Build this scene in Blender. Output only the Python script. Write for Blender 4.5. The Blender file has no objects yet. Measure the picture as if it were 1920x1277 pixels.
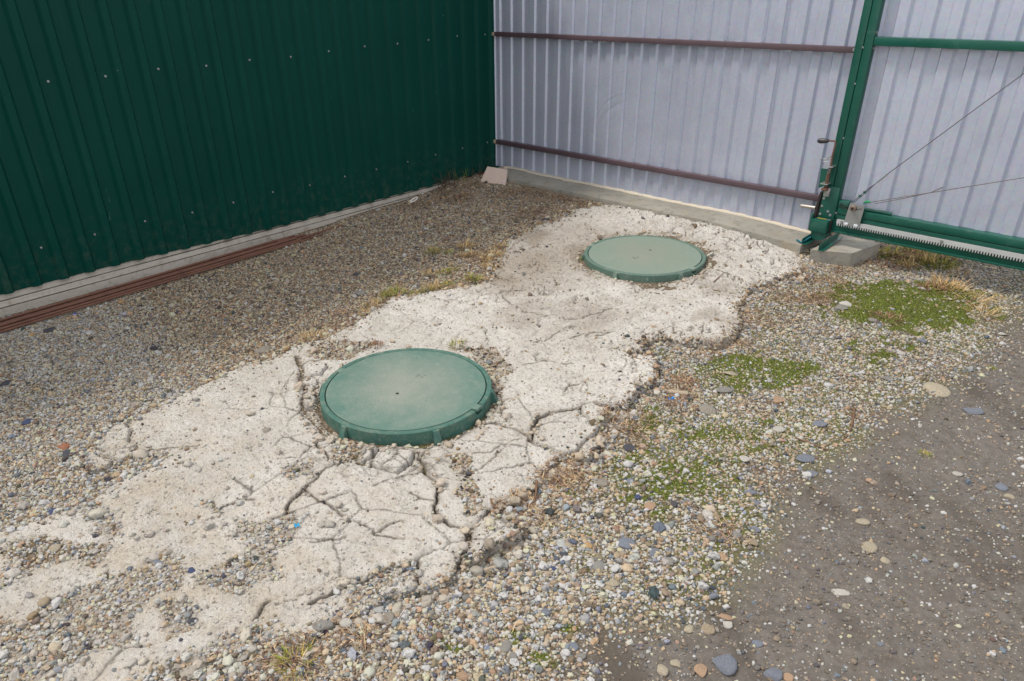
import bpy, bmesh, math, random
import numpy as np
from mathutils import Vector, Matrix

# ------------------------------------------------------------------ camera, sky, sun, exposure
scene = bpy.context.scene
COL = scene.collection
FOC, PPX, PPY = 1369.69, 960 - 75.84, 638.5 + 79.2          # lens in photo pixels (1920 wide), shifted principal point
CAM = np.array([4.24383, -4.28773, 1.5])
ROT = np.array([[0.69214, 0.72112, -0.03052], [0.3368, -0.3601, -0.87], [-0.63836, 0.59188, -0.49211]])
cd = bpy.data.cameras.new('camera')
cd.sensor_width = 36.0
cd.lens = FOC / 1920 * 36.0
cd.shift_x = 75.84 / 1920
cd.shift_y = 79.2 / 1920
cd.clip_start, cd.clip_end = 0.05, 500
cam = bpy.data.objects.new('camera', cd)
COL.objects.link(cam)
r_, d_, f_ = [Vector(v) for v in ROT]
m3 = Matrix((r_, -d_, -f_)).transposed()
cam.matrix_world = Matrix.Translation(CAM) @ m3.to_4x4()
scene.camera = cam

SUN = Vector((-1.0, -0.75, 1.9)).normalized()               # towards the sun, over the shed roof
sl = bpy.data.lights.new('sun', 'SUN')
sl.energy, sl.angle, sl.color = 1.5, math.radians(10), (1.0, 0.94, 0.85)
so = bpy.data.objects.new('sun', sl)
so.rotation_euler = SUN.to_track_quat('Z', 'Y').to_euler()
COL.objects.link(so)

world = bpy.data.worlds.new('World')
scene.world = world
world.use_nodes = True
wn, wl = world.node_tree.nodes, world.node_tree.links
wn.clear()
sky = wn.new('ShaderNodeTexSky')
sky.sky_type = 'NISHITA'
sky.sun_disc = False
sky.sun_elevation = math.asin(SUN.z)
sky.sun_rotation = math.atan2(SUN.x, SUN.y)
sky.air_density, sky.dust_density, sky.ozone_density = 1.0, 2.5, 1.0
veil = wn.new('ShaderNodeMixRGB')                            # thin white cloud over the whole sky
veil.inputs[0].default_value = 0.72
veil.inputs[2].default_value = (6.6, 6.45, 6.3, 1)
bg = wn.new('ShaderNodeBackground')
bg.inputs['Strength'].default_value = 0.12
wo = wn.new('ShaderNodeOutputWorld')
wl.new(sky.outputs[0], veil.inputs[1])
wl.new(veil.outputs[0], bg.inputs[0])
wl.new(bg.outputs[0], wo.inputs[0])

vs = scene.view_settings
vs.view_transform, vs.look, vs.gamma, vs.use_curve_mapping = 'Standard', 'None', 1.0, False
vs.exposure = 0.98

rng = np.random.default_rng(7)
random.seed(7)

# ------------------------------------------------------------------ maths
def S(a):
    a = np.clip(a, 0, 1)
    return a * a * (3 - 2 * a)

def vnoise(x, y, seed=0):
    x, y = np.asarray(x, float), np.asarray(y, float)
    xi, yi = np.floor(x).astype(np.int64), np.floor(y).astype(np.int64)
    fx, fy = x - xi, y - yi
    fx, fy = fx * fx * (3 - 2 * fx), fy * fy * (3 - 2 * fy)
    def h(i, j):
        n = (i * 374761393 + j * 668265263 + seed * 974634777) & 0x7fffffff
        n = ((n ^ (n >> 13)) * 1274126177) & 0x7fffffff
        n = ((n ^ (n >> 16)) * 362437) & 0x7fffffff
        return ((n ^ (n >> 11)) & 0xffff) / 65535.0
    a, b, c, d = h(xi, yi), h(xi + 1, yi), h(xi, yi + 1), h(xi + 1, yi + 1)
    return (a + (b - a) * fx) * (1 - fy) + (c + (d - c) * fx) * fy

def fbm(x, y, oct=4, seed=0, gain=0.5):
    s, a, t = 0, 1, 0
    for k in range(oct):
        s = s + a * (vnoise(x * 2 ** k + 17 * k, y * 2 ** k - 9 * k, seed + k) - 0.5)
        t += a
        a *= gain
    return s / t * 2

def ground_z(x, y):
    x, y = np.asarray(x, float), np.asarray(y, float)
    z = 0.05 * S((y + 2.4) / 2.2) * S((3.1 - x) / 0.9)
    z = z - 0.008 * S((x - 2.2) / 0.7) * S((-0.2 - y) / 1.2)
    z = z + 0.026 * S((y + 0.95) / 0.75) * S((2.9 - x) / 0.7)
    z = z - 0.006 * S((0.5 - x) / 0.4) * S((-1.5 - y) / 1.0)
    return z

def ray(px):
    px = np.atleast_2d(np.asarray(px, float))
    return np.c_[(px - [PPX, PPY]) / FOC, np.ones(len(px))] @ ROT

def on_ground(px, z=None):
    """photo pixel -> point on the (slightly uneven) ground"""
    d = ray(px)
    zz = np.zeros(len(d)) if z is None else np.full(len(d), float(z))
    for _ in range(6):
        P = CAM + ((zz - CAM[2]) / d[:, 2])[:, None] * d
        if z is not None:
            break
        zz = ground_z(P[:, 0], P[:, 1])
    return P

def on_plane(px, axis, val):
    d = ray(px)
    return CAM + ((val - CAM[axis]) / d[:, axis])[:, None] * d

def to_px(P):
    q = (np.asarray(P, float) - CAM) @ ROT.T
    return q[:, :2] / q[:, 2:3] * FOC + [PPX, PPY], q[:, 2]

def poly_dist(x, y, pts, closed=True):
    """unsigned distance to a polyline"""
    pts = np.asarray(pts)[:, :2]
    n = len(pts)
    best = np.full(x.shape, 1e9)
    for i in range(n if closed else n - 1):
        a, b = pts[i], pts[(i + 1) % n]
        ab = b - a
        L = ab @ ab + 1e-12
        t = np.clip(((x - a[0]) * ab[0] + (y - a[1]) * ab[1]) / L, 0, 1)
        d = (x - a[0] - t * ab[0]) ** 2 + (y - a[1] - t * ab[1]) ** 2
        np.minimum(best, d, out=best)
    return np.sqrt(best)

def inside(x, y, pts):
    pts = np.asarray(pts)[:, :2]
    c = np.zeros(x.shape, bool)
    n = len(pts)
    for i in range(n):
        a, b = pts[i], pts[(i + 1) % n]
        if a[1] == b[1]:
            continue
        m = (a[1] > y) != (b[1] > y)
        c ^= m & (x < (b[0] - a[0]) * (y - a[1]) / (b[1] - a[1]) + a[0])
    return c

def sdist(x, y, pts):
    d = poly_dist(x, y, pts)
    return np.where(inside(x, y, pts), d, -d)

# ------------------------------------------------------------------ node / material helpers
def lin(*c):
    return tuple(((v / 255) / 12.92 if v / 255 < 0.04045 else ((v / 255 + 0.055) / 1.055) ** 2.4) for v in c) + (1,)

class NT:
    def __init__(self, mat):
        self.n, self.l = mat.node_tree.nodes, mat.node_tree.links
        self.b = self.n['Principled BSDF']
        self.pos = None
    def P(self):
        if self.pos is None:
            self.pos = self.n.new('ShaderNodeTexCoord').outputs['Object']
        return self.pos
    def link(self, a, b):
        self.l.new(a, b)
    def mapped(self, scale):
        m = self.n.new('ShaderNodeMapping')
        m.inputs['Scale'].default_value = scale
        self.link(self.P(), m.inputs[0])
        return m.outputs[0]
    def noise(self, scale, detail=3, rough=0.55, vec=None, dist=0):
        t = self.n.new('ShaderNodeTexNoise')
        t.inputs['Scale'].default_value = scale
        t.inputs['Detail'].default_value = detail
        t.inputs['Roughness'].default_value = rough
        t.inputs['Distortion'].default_value = dist
        self.link(vec or self.P(), t.inputs['Vector'])
        return t.outputs['Fac']
    def voro(self, scale, out='Distance', feature='F1', vec=None):
        t = self.n.new('ShaderNodeTexVoronoi')
        t.feature = feature
        t.inputs['Scale'].default_value = scale
        self.link(vec or self.P(), t.inputs['Vector'])
        return t.outputs[out]
    def ramp(self, fac, stops):
        r = self.n.new('ShaderNodeValToRGB')
        e = r.color_ramp.elements
        while len(e) > 1:
            e.remove(e[-1])
        e[0].position = stops[0][0]
        e[0].color = self.c4(stops[0][1])
        for p, c in stops[1:]:
            q = e.new(p)
            q.color = self.c4(c)
        self.link(fac, r.inputs[0])
        return r.outputs[0]
    @staticmethod
    def c4(c):
        return (c, c, c, 1) if isinstance(c, (int, float)) else tuple(c)[:3] + (1,)
    def mix(self, fac, a, b, mode='MIX'):
        m = self.n.new('ShaderNodeMixRGB')
        m.blend_type = mode
        for i, v in enumerate((fac, a, b)):
            if hasattr(v, 'is_linked'):
                self.link(v, m.inputs[i])
            elif i == 0:
                m.inputs[0].default_value = v
            else:
                m.inputs[i].default_value = self.c4(v)
        return m.outputs[0]
    def math(self, op, a, b=0.0, clamp=False):
        m = self.n.new('ShaderNodeMath')
        m.operation = op
        m.use_clamp = clamp
        for i, v in enumerate((a, b)):
            if hasattr(v, 'is_linked'):
                self.link(v, m.inputs[i])
            else:
                m.inputs[i].default_value = v
        return m.outputs[0]
    def attr(self, name, typ='GEOMETRY', out='Color'):
        a = self.n.new('ShaderNodeAttribute')
        a.attribute_name = name
        a.attribute_type = typ
        return a.outputs[out]
    def bump(self, h, strength=0.4, dist=0.01, prev=None):
        b = self.n.new('ShaderNodeBump')
        b.inputs['Strength'].default_value = strength
        b.inputs['Distance'].default_value = dist
        self.link(h, b.inputs['Height'])
        if prev is not None:
            self.link(prev, b.inputs['Normal'])
        self.link(b.outputs[0], self.b.inputs['Normal'])
        return b.outputs[0]
    def color(self, c):
        self.link(c, self.b.inputs['Base Color'])
    def rough(self, r):
        if hasattr(r, 'is_linked'):
            self.link(r, self.b.inputs['Roughness'])
        else:
            self.b.inputs['Roughness'].default_value = r

MATS = {}
def mat(name, color=(0.5, 0.5, 0.5), rough=0.6, metal=0.0, build=None):
    if name in MATS:
        return MATS[name]
    m = bpy.data.materials.new(name)
    m.use_nodes = True
    t = NT(m)
    t.b.inputs['Base Color'].default_value = tuple(color)[:3] + (1,)
    t.b.inputs['Roughness'].default_value = rough
    t.b.inputs['Metallic'].default_value = metal
    if build:
        build(t)
    MATS[name] = m
    return m

# ------------------------------------------------------------------ mesh helpers
class MB:
    def __init__(self):
        self.v, self.f = [], []
    def add(self, v, f):
        o = len(self.v)
        self.v += [tuple(p) for p in v]
        self.f += [tuple(i + o for i in q) for q in f]
        return self
    def box(self, x0, x1, y0, y1, z0, z1, bev=0.0, M=None):
        bm = bmesh.new()
        bmesh.ops.create_cube(bm, size=1)
        for v in bm.verts:
            v.co = Vector(((x0 + x1) / 2 + v.co.x * (x1 - x0), (y0 + y1) / 2 + v.co.y * (y1 - y0), (z0 + z1) / 2 + v.co.z * (z1 - z0)))
        if bev:
            bmesh.ops.bevel(bm, geom=list(bm.edges), offset=bev, segments=2, profile=0.5, affect='EDGES')
        if M is not None:
            bm.transform(M)
        bm.verts.index_update()
        self.add([v.co for v in bm.verts], [[v.index for v in f.verts] for f in bm.faces])
        bm.free()
        return self
    def tube(self, pts, r, seg=8, caps=True):
        pts = [Vector(p) for p in pts]
        n = len(pts)
        rs = r if hasattr(r, '__len__') else [r] * n
        up, rings = None, []
        for i, p in enumerate(pts):
            t = (pts[min(i + 1, n - 1)] - pts[max(i - 1, 0)]).normalized()
            if up is None:
                up = Vector((0, 0, 1)) if abs(t.z) < 0.9 else Vector((1, 0, 0))
            a = t.cross(up).normalized()
            up = a.cross(t).normalized()
            rings.append([p + (a * math.cos(2 * math.pi * k / seg) + up * math.sin(2 * math.pi * k / seg)) * rs[i] for k in range(seg)])
        v = [q for ring in rings for q in ring]
        f = [[i * seg + k, i * seg + (k + 1) % seg, (i + 1) * seg + (k + 1) % seg, (i + 1) * seg + k] for i in range(n - 1) for k in range(seg)]
        if caps:
            f += [list(range(seg))[::-1], [(n - 1) * seg + k for k in range(seg)]]
        return self.add(v, f)
    def prism(self, poly, axis, a, b):
        """polygon in the plane perpendicular to axis (0 x, 1 y, 2 z), extruded from a to b"""
        def P(q, w):
            q = list(q)
            q.insert(axis, w)
            return q
        n = len(poly)
        v = [P(q, a) for q in poly] + [P(q, b) for q in poly]
        f = [[i, (i + 1) % n, n + (i + 1) % n, n + i] for i in range(n)] + [list(range(n))[::-1], list(range(n, 2 * n))]
        return self.add(v, f)
    def build(self, name, m, parent=None, sharp=32, **kw):
        me = bpy.data.meshes.new(name)
        me.from_pydata(self.v, [], self.f)
        bm = bmesh.new()
        bm.from_mesh(me)
        bmesh.ops.recalc_face_normals(bm, faces=bm.faces)
        bm.to_mesh(me)
        bm.free()
        return link(name, me, m, parent, sharp, **kw)

def link(name, me, m, parent=None, sharp=32, **kw):
    me.materials.append(m)
    if sharp:
        me.shade_smooth()
        me.set_sharp_from_angle(angle=math.radians(sharp))
    o = bpy.data.objects.new(name, me)
    COL.objects.link(o)
    if parent is not None:
        o.parent = parent
        o.matrix_parent_inverse = parent.matrix_world.inverted()
    for k, v in kw.items():
        o[k] = v
    return o

def thing(name, label, cat, loc=(0, 0, 0), group=None):
    o = bpy.data.objects.new(name, None)
    o.empty_display_size = 0.1
    COL.objects.link(o)
    o.location = loc
    o.matrix_world = Matrix.Translation(Vector(loc))
    o['label'], o['category'] = label, cat
    if group:
        o['group'] = group
    return o

def tag(o, label, cat, group=None):
    o['label'], o['category'] = label, cat
    if group:
        o['group'] = group
    return o

def np_mesh(name, v, f):
    me = bpy.data.meshes.new(name)
    v, f = np.asarray(v, np.float32), np.asarray(f, np.int32)
    k = f.shape[1]
    me.vertices.add(len(v))
    me.vertices.foreach_set('co', v.ravel())
    me.loops.add(f.size)
    me.loops.foreach_set('vertex_index', f.ravel())
    me.polygons.add(len(f))
    me.polygons.foreach_set('loop_start', np.arange(0, f.size, k, dtype=np.int32))
    me.polygons.foreach_set('loop_total', np.full(len(f), k, dtype=np.int32))
    me.update(calc_edges=True)
    return me

def set_attr(me, name, typ, arr, dom='POINT'):
    a = me.attributes.new(name, typ, dom)
    key = {'FLOAT_COLOR': 'color', 'FLOAT_VECTOR': 'vector'}.get(typ, 'value')
    a.data.foreach_set(key, np.ascontiguousarray(arr, dtype=np.int32 if typ == 'INT' else np.float32).ravel())

def grid_faces(nx, ny, keep=None):
    i, j = np.meshgrid(np.arange(nx - 1), np.arange(ny - 1), indexing='ij')
    a = (i * ny + j).ravel()
    f = np.stack([a, a + ny, a + ny + 1, a + 1], 1)
    return f if keep is None else f[keep.ravel()]

# ------------------------------------------------------------------ where things lie (traced on the ground)
G = on_ground
SLAB_PX = [(127, 881), (145, 868), (158, 872), (158, 849), (181, 840), (199, 808), (244, 790), (325, 750), (398, 715), (448, 691), (515, 669), (532, 662),
    (548, 651), (600, 637), (640, 620), (670, 603), (703, 580), (733, 563), (773, 557), (807, 550), (850, 543), (880, 538), (920, 527),
    (930, 500), (937, 480), (953, 453), (993, 430), (1027, 417), (1060, 410), (1073, 397), (1107, 388), (1187, 385), (1210, 391), (1255, 405),
    (1300, 417), (1395, 434), (1440, 444), (1490, 458), (1508, 488), (1512, 504), (1504, 515), (1467, 530), (1449, 536), (1415, 546), (1402, 556), (1399, 570),
    (1381, 588), (1394, 609), (1386, 627), (1371, 643), (1345, 658), (1321, 657), (1298, 650), (1270, 653), (1238, 637), (1199, 653),
    (1212, 662), (1186, 674), (1220, 666), (1230, 676), (1240, 695), (1233, 713), (1235, 723), (1209, 736), (1201, 746), (1175, 773), (1151, 772),
    (1143, 788), (1130, 806), (1130, 822), (1130, 845), (1122, 856), (1102, 870), (1085, 866), (1062, 862), (1042, 876), (1021, 897),
    (1019, 912), (997, 931), (974, 947), (937, 957), (926, 972), (974, 990), (978, 1020), (922, 1043), (903, 1061), (874, 1065), (859, 1088),
    (829, 1117), (788, 1117), (739, 1129), (679, 1159), (623, 1177), (590, 1211), (556, 1222), (500, 1226), (430, 1247), (330, 1262),
    (280, 1290), (200, 1340), (100, 1450), (-300, 1500), (-300, 1100), (-100, 1040), (0, 998), (63, 976), (158, 946), (203, 917), (217, 905), (253, 890),
    (316, 858), (262, 858), (230, 871), (199, 892), (172, 892), (158, 884), (140, 887)]
PIECES_PX = {
    'A': [(1089, 767), (1110, 763), (1128, 775), (1143, 788), (1129, 803), (1105, 795), (1092, 783)],
    'B': [(1000, 816), (1040, 797), (1075, 783), (1126, 806), (1112, 822), (1090, 842), (1080, 850), (1062, 858), (1050, 855), (1000, 832)],
    'C': [(1078, 858), (1099, 832), (1115, 823), (1130, 822), (1130, 845), (1122, 856), (1102, 870), (1085, 866)],
    'D': [(888, 1000), (903, 985), (926, 976), (974, 990), (978, 1020), (922, 1043), (903, 1061), (874, 1065), (866, 1058), (873, 1040), (880, 1020)],
    'F': [(784, 1058), (814, 1039), (851, 1043), (862, 1065), (859, 1088), (829, 1117), (788, 1117)],
    'H1': [(181, 840), (199, 808), (240, 796), (246, 831), (260, 840), (212, 849)],
    'H2': [(183, 854), (212, 846), (258, 843), (262, 854), (230, 869), (199, 858)],
    'H3': [(163, 872), (190, 860), (210, 872), (199, 890), (172, 890), (160, 883)],
    'H4': [(129, 881), (145, 870), (157, 873), (156, 883), (140, 886)],
    'K1': [(564, 717), (579, 712), (596, 714), (596, 727), (581, 739), (564, 727)],
    'K2': [(571, 744), (586, 739), (594, 746), (596, 766), (574, 770)],
    'K3': [(567, 695), (593, 685), (612, 688), (600, 705), (567, 712)],
    'L1': [(683, 872), (707, 855), (780, 853), (775, 872), (749, 892), (695, 877)],
    'L3': [(666, 863), (686, 840), (705, 838), (707, 853), (676, 872)],
}
CRACKS_PX = [  # points, half width in metres, depth
    ([(555, 673), (563, 690), (564, 712), (563, 724), (572, 739), (570, 761), (574, 778), (589, 795), (601, 812), (612, 822)], .0065, .05),
    ([(563, 690), (580, 682), (600, 680), (625, 668)], .003, .02),
    ([(593, 838), (605, 852), (620, 868), (632, 875), (664, 866), (676, 872), (695, 877)], .004, .03),
    ([(630, 876), (607, 890), (590, 905), (570, 923), (545, 949), (537, 968)], .0035, .025),
    ([(755, 850), (788, 852), (786, 870), (797, 855), (810, 848)], .003, .02),
    ([(797, 875), (791, 867), (795, 893), (817, 912), (821, 949), (819, 968), (832, 987), (847, 994), (874, 1002), (888, 998)], .006, .045),
    ([(888, 998), (877, 1013), (873, 1040), (864, 1062), (859, 1090)], .010, .07),
    ([(888, 1000), (906, 981), (916, 963), (938, 957)], .0055, .05),
    ([(575, 920), (593, 938), (623, 955), (646, 976)], .0045, .03),
    ([(586, 1142), (612, 1129), (638, 1118)], .008, .05),
    ([(638, 1118), (680, 1102), (720, 1080), (784, 1058)], .004, .025),
    ([(590, 1024), (638, 1020), (650, 1012)], .003, .02),
    ([(646, 976), (700, 1000), (706, 1012), (760, 1020)], .0025, .015),
    ([(880, 855), (919, 853), (940, 841), (977, 829)], .0022, .012),
    ([(885, 800), (920, 798), (938, 800), (972, 814), (1000, 831)], .005, .035),
    ([(940, 736), (943, 756), (938, 775), (950, 795)], .0025, .015),
    ([(1000, 816), (1010, 790), (1039, 780), (1081, 771), (1099, 763), (1128, 767), (1151, 772), (1178, 774)], .007, .05),
    ([(262, 854), (307, 845), (375, 840)], .003, .02),
    ([(420, 953), (450, 942), (479, 940)], .004, .03), ([(538, 962), (547, 940), (579, 921)], .003, .02),
    ([(1060, 603), (1102, 601), (1149, 583)], .004, .012), ([(1100, 637), (1128, 637), (1144, 630)], .0045, .018),
    ([(1070, 642), (1099, 631), (1141, 631)], .004, .014), ([(1057, 743), (1068, 730), (1083, 728)], .003, .010),
    ([(1000, 646), (1030, 640), (1050, 628)], .004, .012), ([(940, 560), (985, 590), (1030, 600)], .0035, .012),
    ([(980, 690), (1030, 684), (1075, 690)], .003, .010), ([(900, 560), (960, 548), (1010, 552)], .003, .010),
    ([(212, 1089), (208, 1075)], .004, .03), ([(480, 1170), (492, 1143), (502, 1137)], .005, .03),
    ([(700, 1010), (735, 990), (760, 985)], .003, .018), ([(860, 900), (905, 880), (940, 850)], .002, .01),
    ([(540, 780), (530, 740), (552, 700)], .0016, .006), ([(1370, 520), (1330, 505), (1290, 540)], .003, .01),
    ([(700, 920), (740, 905), (795, 893)], .0022, .012), ([(821, 949), (790, 945), (770, 930)], .0025, .015),
]
PATCH_PX = [  # loose pebbles lying on the low parts of the slab
    [(0, 1034), (45, 1016), (118, 1012), (199, 1021), (194, 1053), (167, 1057), (149, 1034), (113, 1053), (68, 1084), (0, 1107)],
    [(60, 1200), (68, 1188), (81, 1134), (149, 1107), (217, 1089), (289, 1053), (316, 1030), (344, 1048), (344, 1089), (325, 1116), (271, 1134),
     (253, 1188), (267, 1220), (217, 1229), (158, 1256), (113, 1300), (30, 1300), (-40, 1240), (-40, 1150), (0, 1160)],
    [(389, 944), (434, 980), (488, 989), (542, 967), (579, 980), (542, 1025), (533, 1071), (488, 1107), (420, 1120), (362, 1107), (393, 1075), (452, 1043), (452, 1007)],
    [(307, 1134), (384, 1125), (362, 1197), (312, 1211)],
    [(520, 880), (590, 862), (600, 895), (545, 905)],
    [(590, 645), (650, 640), (720, 645), (640, 680), (580, 672), (560, 665)],
    [(856, 652), (930, 660), (965, 690), (945, 745), (930, 745), (893, 675)],
    [(160, 945), (217, 960), (230, 1000), (180, 1000), (160, 980)],
    [(340, 1262), (420, 1200), (500, 1180), (540, 1200), (500, 1230), (430, 1250)],
    [(640, 1120), (760, 1060), (790, 1080), (720, 1130), (660, 1160)],
    [(850, 850), (870, 850), (900, 930), (880, 990), (860, 940)],
    [(620, 840), (650, 828), (700, 840), (660, 880), (610, 872)],
]
SLAB = G(SLAB_PX)
PIECES = {k: G(v) for k, v in PIECES_PX.items()}
CRACKS = [(G(p), w, d) for p, w, d in CRACKS_PX]
PATCHES = [G(p) for p in PATCH_PX]
C1, C2 = np.array([2.195, -2.757]), np.array([2.025, -.87])
_e1 = on_plane([(599, 741), (922, 717), (773, 653), (741.5, 813)], 2, .052)
_e2 = on_plane([(1095.6, 478), (1324, 483.5), (1211.7, 441), (1227, 516.6)], 2, .068)
def circle_fit(e):
    best = None
    c = e.mean(0)[:2]
    th = np.linspace(0, 2 * np.pi, 181)
    px, _ = to_px(e)
    R = .345
    for _ in range(40):
        q, _ = to_px(np.c_[c[0] + R * np.cos(th), c[1] + R * np.sin(th), np.full(181, e[0, 2])])
        du = (px[0, 0] + px[1, 0]) / 2 - (q[:, 0].min() + q[:, 0].max()) / 2
        dv = (px[2, 1] + px[3, 1]) / 2 - (q[:, 1].min() + q[:, 1].max()) / 2
        R *= (px[1, 0] - px[0, 0]) / (q[:, 0].max() - q[:, 0].min())
        p0, _ = to_px(np.array([[c[0], c[1], e[0, 2]]]))
        c = on_plane(p0 + [[du, dv]], 2, e[0, 2])[0, :2]
    return c, R
C1, R1 = circle_fit(_e1)
C2, R2 = circle_fit(_e2)
MUD_PX = [(1930, 505), (1880, 565), (1840, 625), (1780, 690), (1700, 730), (1640, 775), (1590, 830), (1500, 850), (1445, 885), (1430, 950), (1400, 1010),
          (1340, 1085), (1290, 1115), (1200, 1145), (1105, 1150), (1065, 1185), (1045, 1300), (1000, 1500), (2600, 1700), (2800, 600), (2300, 480)]
MUD = G(MUD_PX)
MOSS_PX = [((1690, 575), (170, 52)), ((1320, 815), (110, 26)), ((1240, 800), (70, 30)), ((1270, 890), (160, 60)), ((1400, 815), (70, 30)), ((1210, 930), (80, 40)),
           ((1250, 965), (50, 22)), ((980, 1190), (45, 22)), ((850, 1212), (45, 14)), ((1070, 1180), (30, 12)), ((1020, 1240), (40, 20)), ((1620, 660), (150, 40)),
           ((1420, 700), (120, 36)), ((1740, 480), (80, 26)), ((1660, 475), (40, 14)), ((1220, 770), (24, 10)), ((1505, 790), (60, 18)), ((850, 765), (1, 1))]

def moss_w(x, y):
    px, _ = to_px(np.c_[x, y, ground_z(x, y)])
    w = np.zeros(len(px))
    for k, (c, r) in enumerate(MOSS_PX):
        d = np.hypot((px[:, 0] - c[0]) / r[0], (px[:, 1] - c[1]) / r[1])
        w = np.maximum(w, S((1.6 - d) / 1.3) * (1.15 if k in (0, 12, 13) else .55 if k in (11, 16) else .76))
    n = fbm(x * 14, y * 14, 5, 51, .7)
    return S((w * 1.15 + n * 1.15 - 0.54) / 0.45) * (w > 0.02)

def mud_w(x, y):
    wx, wy = 0.10 * fbm(x * 3, y * 3, 4, 61), 0.10 * fbm(x * 3, y * 3, 4, 71)
    return S((sdist(x + wx, y + wy, MUD) + 0.13) / 0.30)

# ------------------------------------------------------------------ materials
def gravel_soil(t):
    z = t.n.new('ShaderNodeSeparateColor')
    t.link(t.attr('zone'), z.inputs[0])
    mud, moss, lit = z.outputs[0], z.outputs[1], z.outputs[2]
    soil = t.mix(t.noise(14, 5), lin(58, 48, 36), lin(108, 90, 66))
    cell = t.voro(150, 'Color')
    sep = t.n.new('ShaderNodeSeparateColor')
    t.link(cell, sep.inputs[0])
    grit = t.ramp(sep.outputs[0], [(0, lin(70, 66, 60)), (.25, lin(140, 118, 88)), (.5, lin(96, 100, 108)), (.75, lin(165, 152, 128)), (1, lin(60, 58, 56))])
    d = t.voro(150)
    soil = t.mix(t.math('LESS_THAN', d, .42), soil, grit)
    soil = t.mix(lit, soil, t.mix(t.noise(60, 4), lin(70, 52, 38), lin(136, 110, 82)))
    mudc = t.mix(t.noise(5, 6, .6), lin(90, 85, 79), lin(112, 106, 99))
    mudc = t.mix(t.math('MULTIPLY', t.ramp(t.noise(45, 5, .65), [(.42, 0), (.62, 1)]), .55), mudc, lin(74, 67, 60))
    c2 = t.voro(210, 'Color')
    s2 = t.n.new('ShaderNodeSeparateColor')
    t.link(c2, s2.inputs[0])
    spec = t.math('MULTIPLY', t.math('GREATER_THAN', s2.outputs[1], .90), t.math('LESS_THAN', t.voro(210), .34))
    mudc = t.mix(spec, mudc, t.ramp(s2.outputs[2], [(0, lin(170, 160, 145)), (.5, lin(150, 120, 92)), (.8, lin(120, 124, 132)), (1, lin(205, 198, 188))]))
    mudc = t.mix(t.math('MULTIPLY', t.attr('zone', out='Alpha'), .95), mudc, lin(76, 69, 61))
    base = t.mix(mud, soil, mudc)
    mossc = t.mix(t.noise(50, 4), lin(60, 66, 18), lin(98, 106, 34))
    base = t.mix(moss, base, mossc)
    t.color(base)
    t.rough(t.mix(mud, 0.95, 0.82))
    h = t.math('ADD', t.math('MULTIPLY', t.noise(70, 6, .7), 1.0), t.math('MULTIPLY', t.noise(18, 3), 1.4))
    t.bump(h, .75, .012)

def concrete(dark=0.0):
    def f(t):
        a = t.mix(t.noise(3.2, 5, .6), lin(212, 207, 199), lin(236, 232, 225))
        a = t.mix(t.math('MULTIPLY', t.ramp(t.noise(11, 5, .65, dist=.6), [(.48, 0), (.70, 1)]), .26), a, lin(186, 170, 148))
        a = t.mix(t.math('MULTIPLY', t.ramp(t.noise(2.3, 6, .68, dist=.5), [(.45, 0), (.64, 1)]), .44), a, lin(182, 173, 159))
        sep_ = t.n.new('ShaderNodeSeparateXYZ')
        t.link(t.P(), sep_.inputs[0])
        lowp = t.math('MULTIPLY', t.math('SUBTRACT', -2.85, sep_.outputs[1]), 1.2, True)      # sandy dust trodden in at the near end
        a = t.mix(t.math('MULTIPLY', lowp, t.ramp(t.noise(6, 6, .7), [(.42, 0), (.66, .55)])), a, lin(200, 182, 154))
        a = t.mix(t.math('MULTIPLY', t.ramp(t.noise(34, 5, .7, dist=.8), [(.52, 0), (.66, 1)]), .36), a, lin(146, 134, 118))
        a = t.mix(t.attr('dirt', out='Fac'), a, t.mix(t.noise(40, 4), lin(132, 120, 106), lin(178, 164, 146)))
        cell = t.voro(95, 'Color')
        s = t.n.new('ShaderNodeSeparateColor')
        t.link(cell, s.inputs[0])
        sp = t.math('MULTIPLY', t.math('GREATER_THAN', s.outputs[0], .86), t.math('LESS_THAN', t.voro(95), .30))
        a = t.mix(t.math('MULTIPLY', sp, .7), a, t.ramp(s.outputs[1], [(0, lin(96, 92, 90)), (.35, lin(130, 126, 124)), (.6, lin(160, 140, 112)), (.85, lin(225, 218, 205)), (1, lin(96, 104, 122))]))
        pit = t.ramp(t.noise(75, 4, .65, dist=.4), [(.30, 1), (.40, 0)])
        a = t.mix(t.math('MULTIPLY', pit, .5), a, lin(92, 82, 72))
        a = t.mix(t.attr('soil', out='Fac'), a, lin(66, 58, 50))
        if dark:
            a = t.mix(dark, a, lin(118, 114, 104))
        t.color(a)
        t.rough(.95)
        h = t.math('ADD', t.math('MULTIPLY', t.noise(90, 6, .75), 1.2), t.math('MULTIPLY', t.noise(26, 4, .7), 1.2))
        h = t.math('SUBTRACT', h, t.math('MULTIPLY', pit, .5))
        t.bump(h, 1.0, .018)
    return f

def poured(t):
    a = t.mix(t.noise(4, 5, .6), lin(104, 102, 94), lin(164, 160, 150))
    a = t.mix(t.math('MULTIPLY', t.ramp(t.noise(9, 4, dist=.5), [(.52, 0), (.72, 1)]), .4), a, lin(150, 134, 104))
    a = t.mix(t.math('MULTIPLY', t.ramp(t.noise(17, 6, .72, dist=.6), [(.5, 0), (.66, 1)]), .5), a, lin(98, 94, 84))
    a = t.mix(t.math('MULTIPLY', t.ramp(t.noise(120, 3), [(.3, 1), (.4, 0)]), .5), a, lin(84, 78, 68))
    t.color(a)
    t.rough(.92)
    t.bump(t.noise(60, 6, .7), .45, .008)

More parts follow.
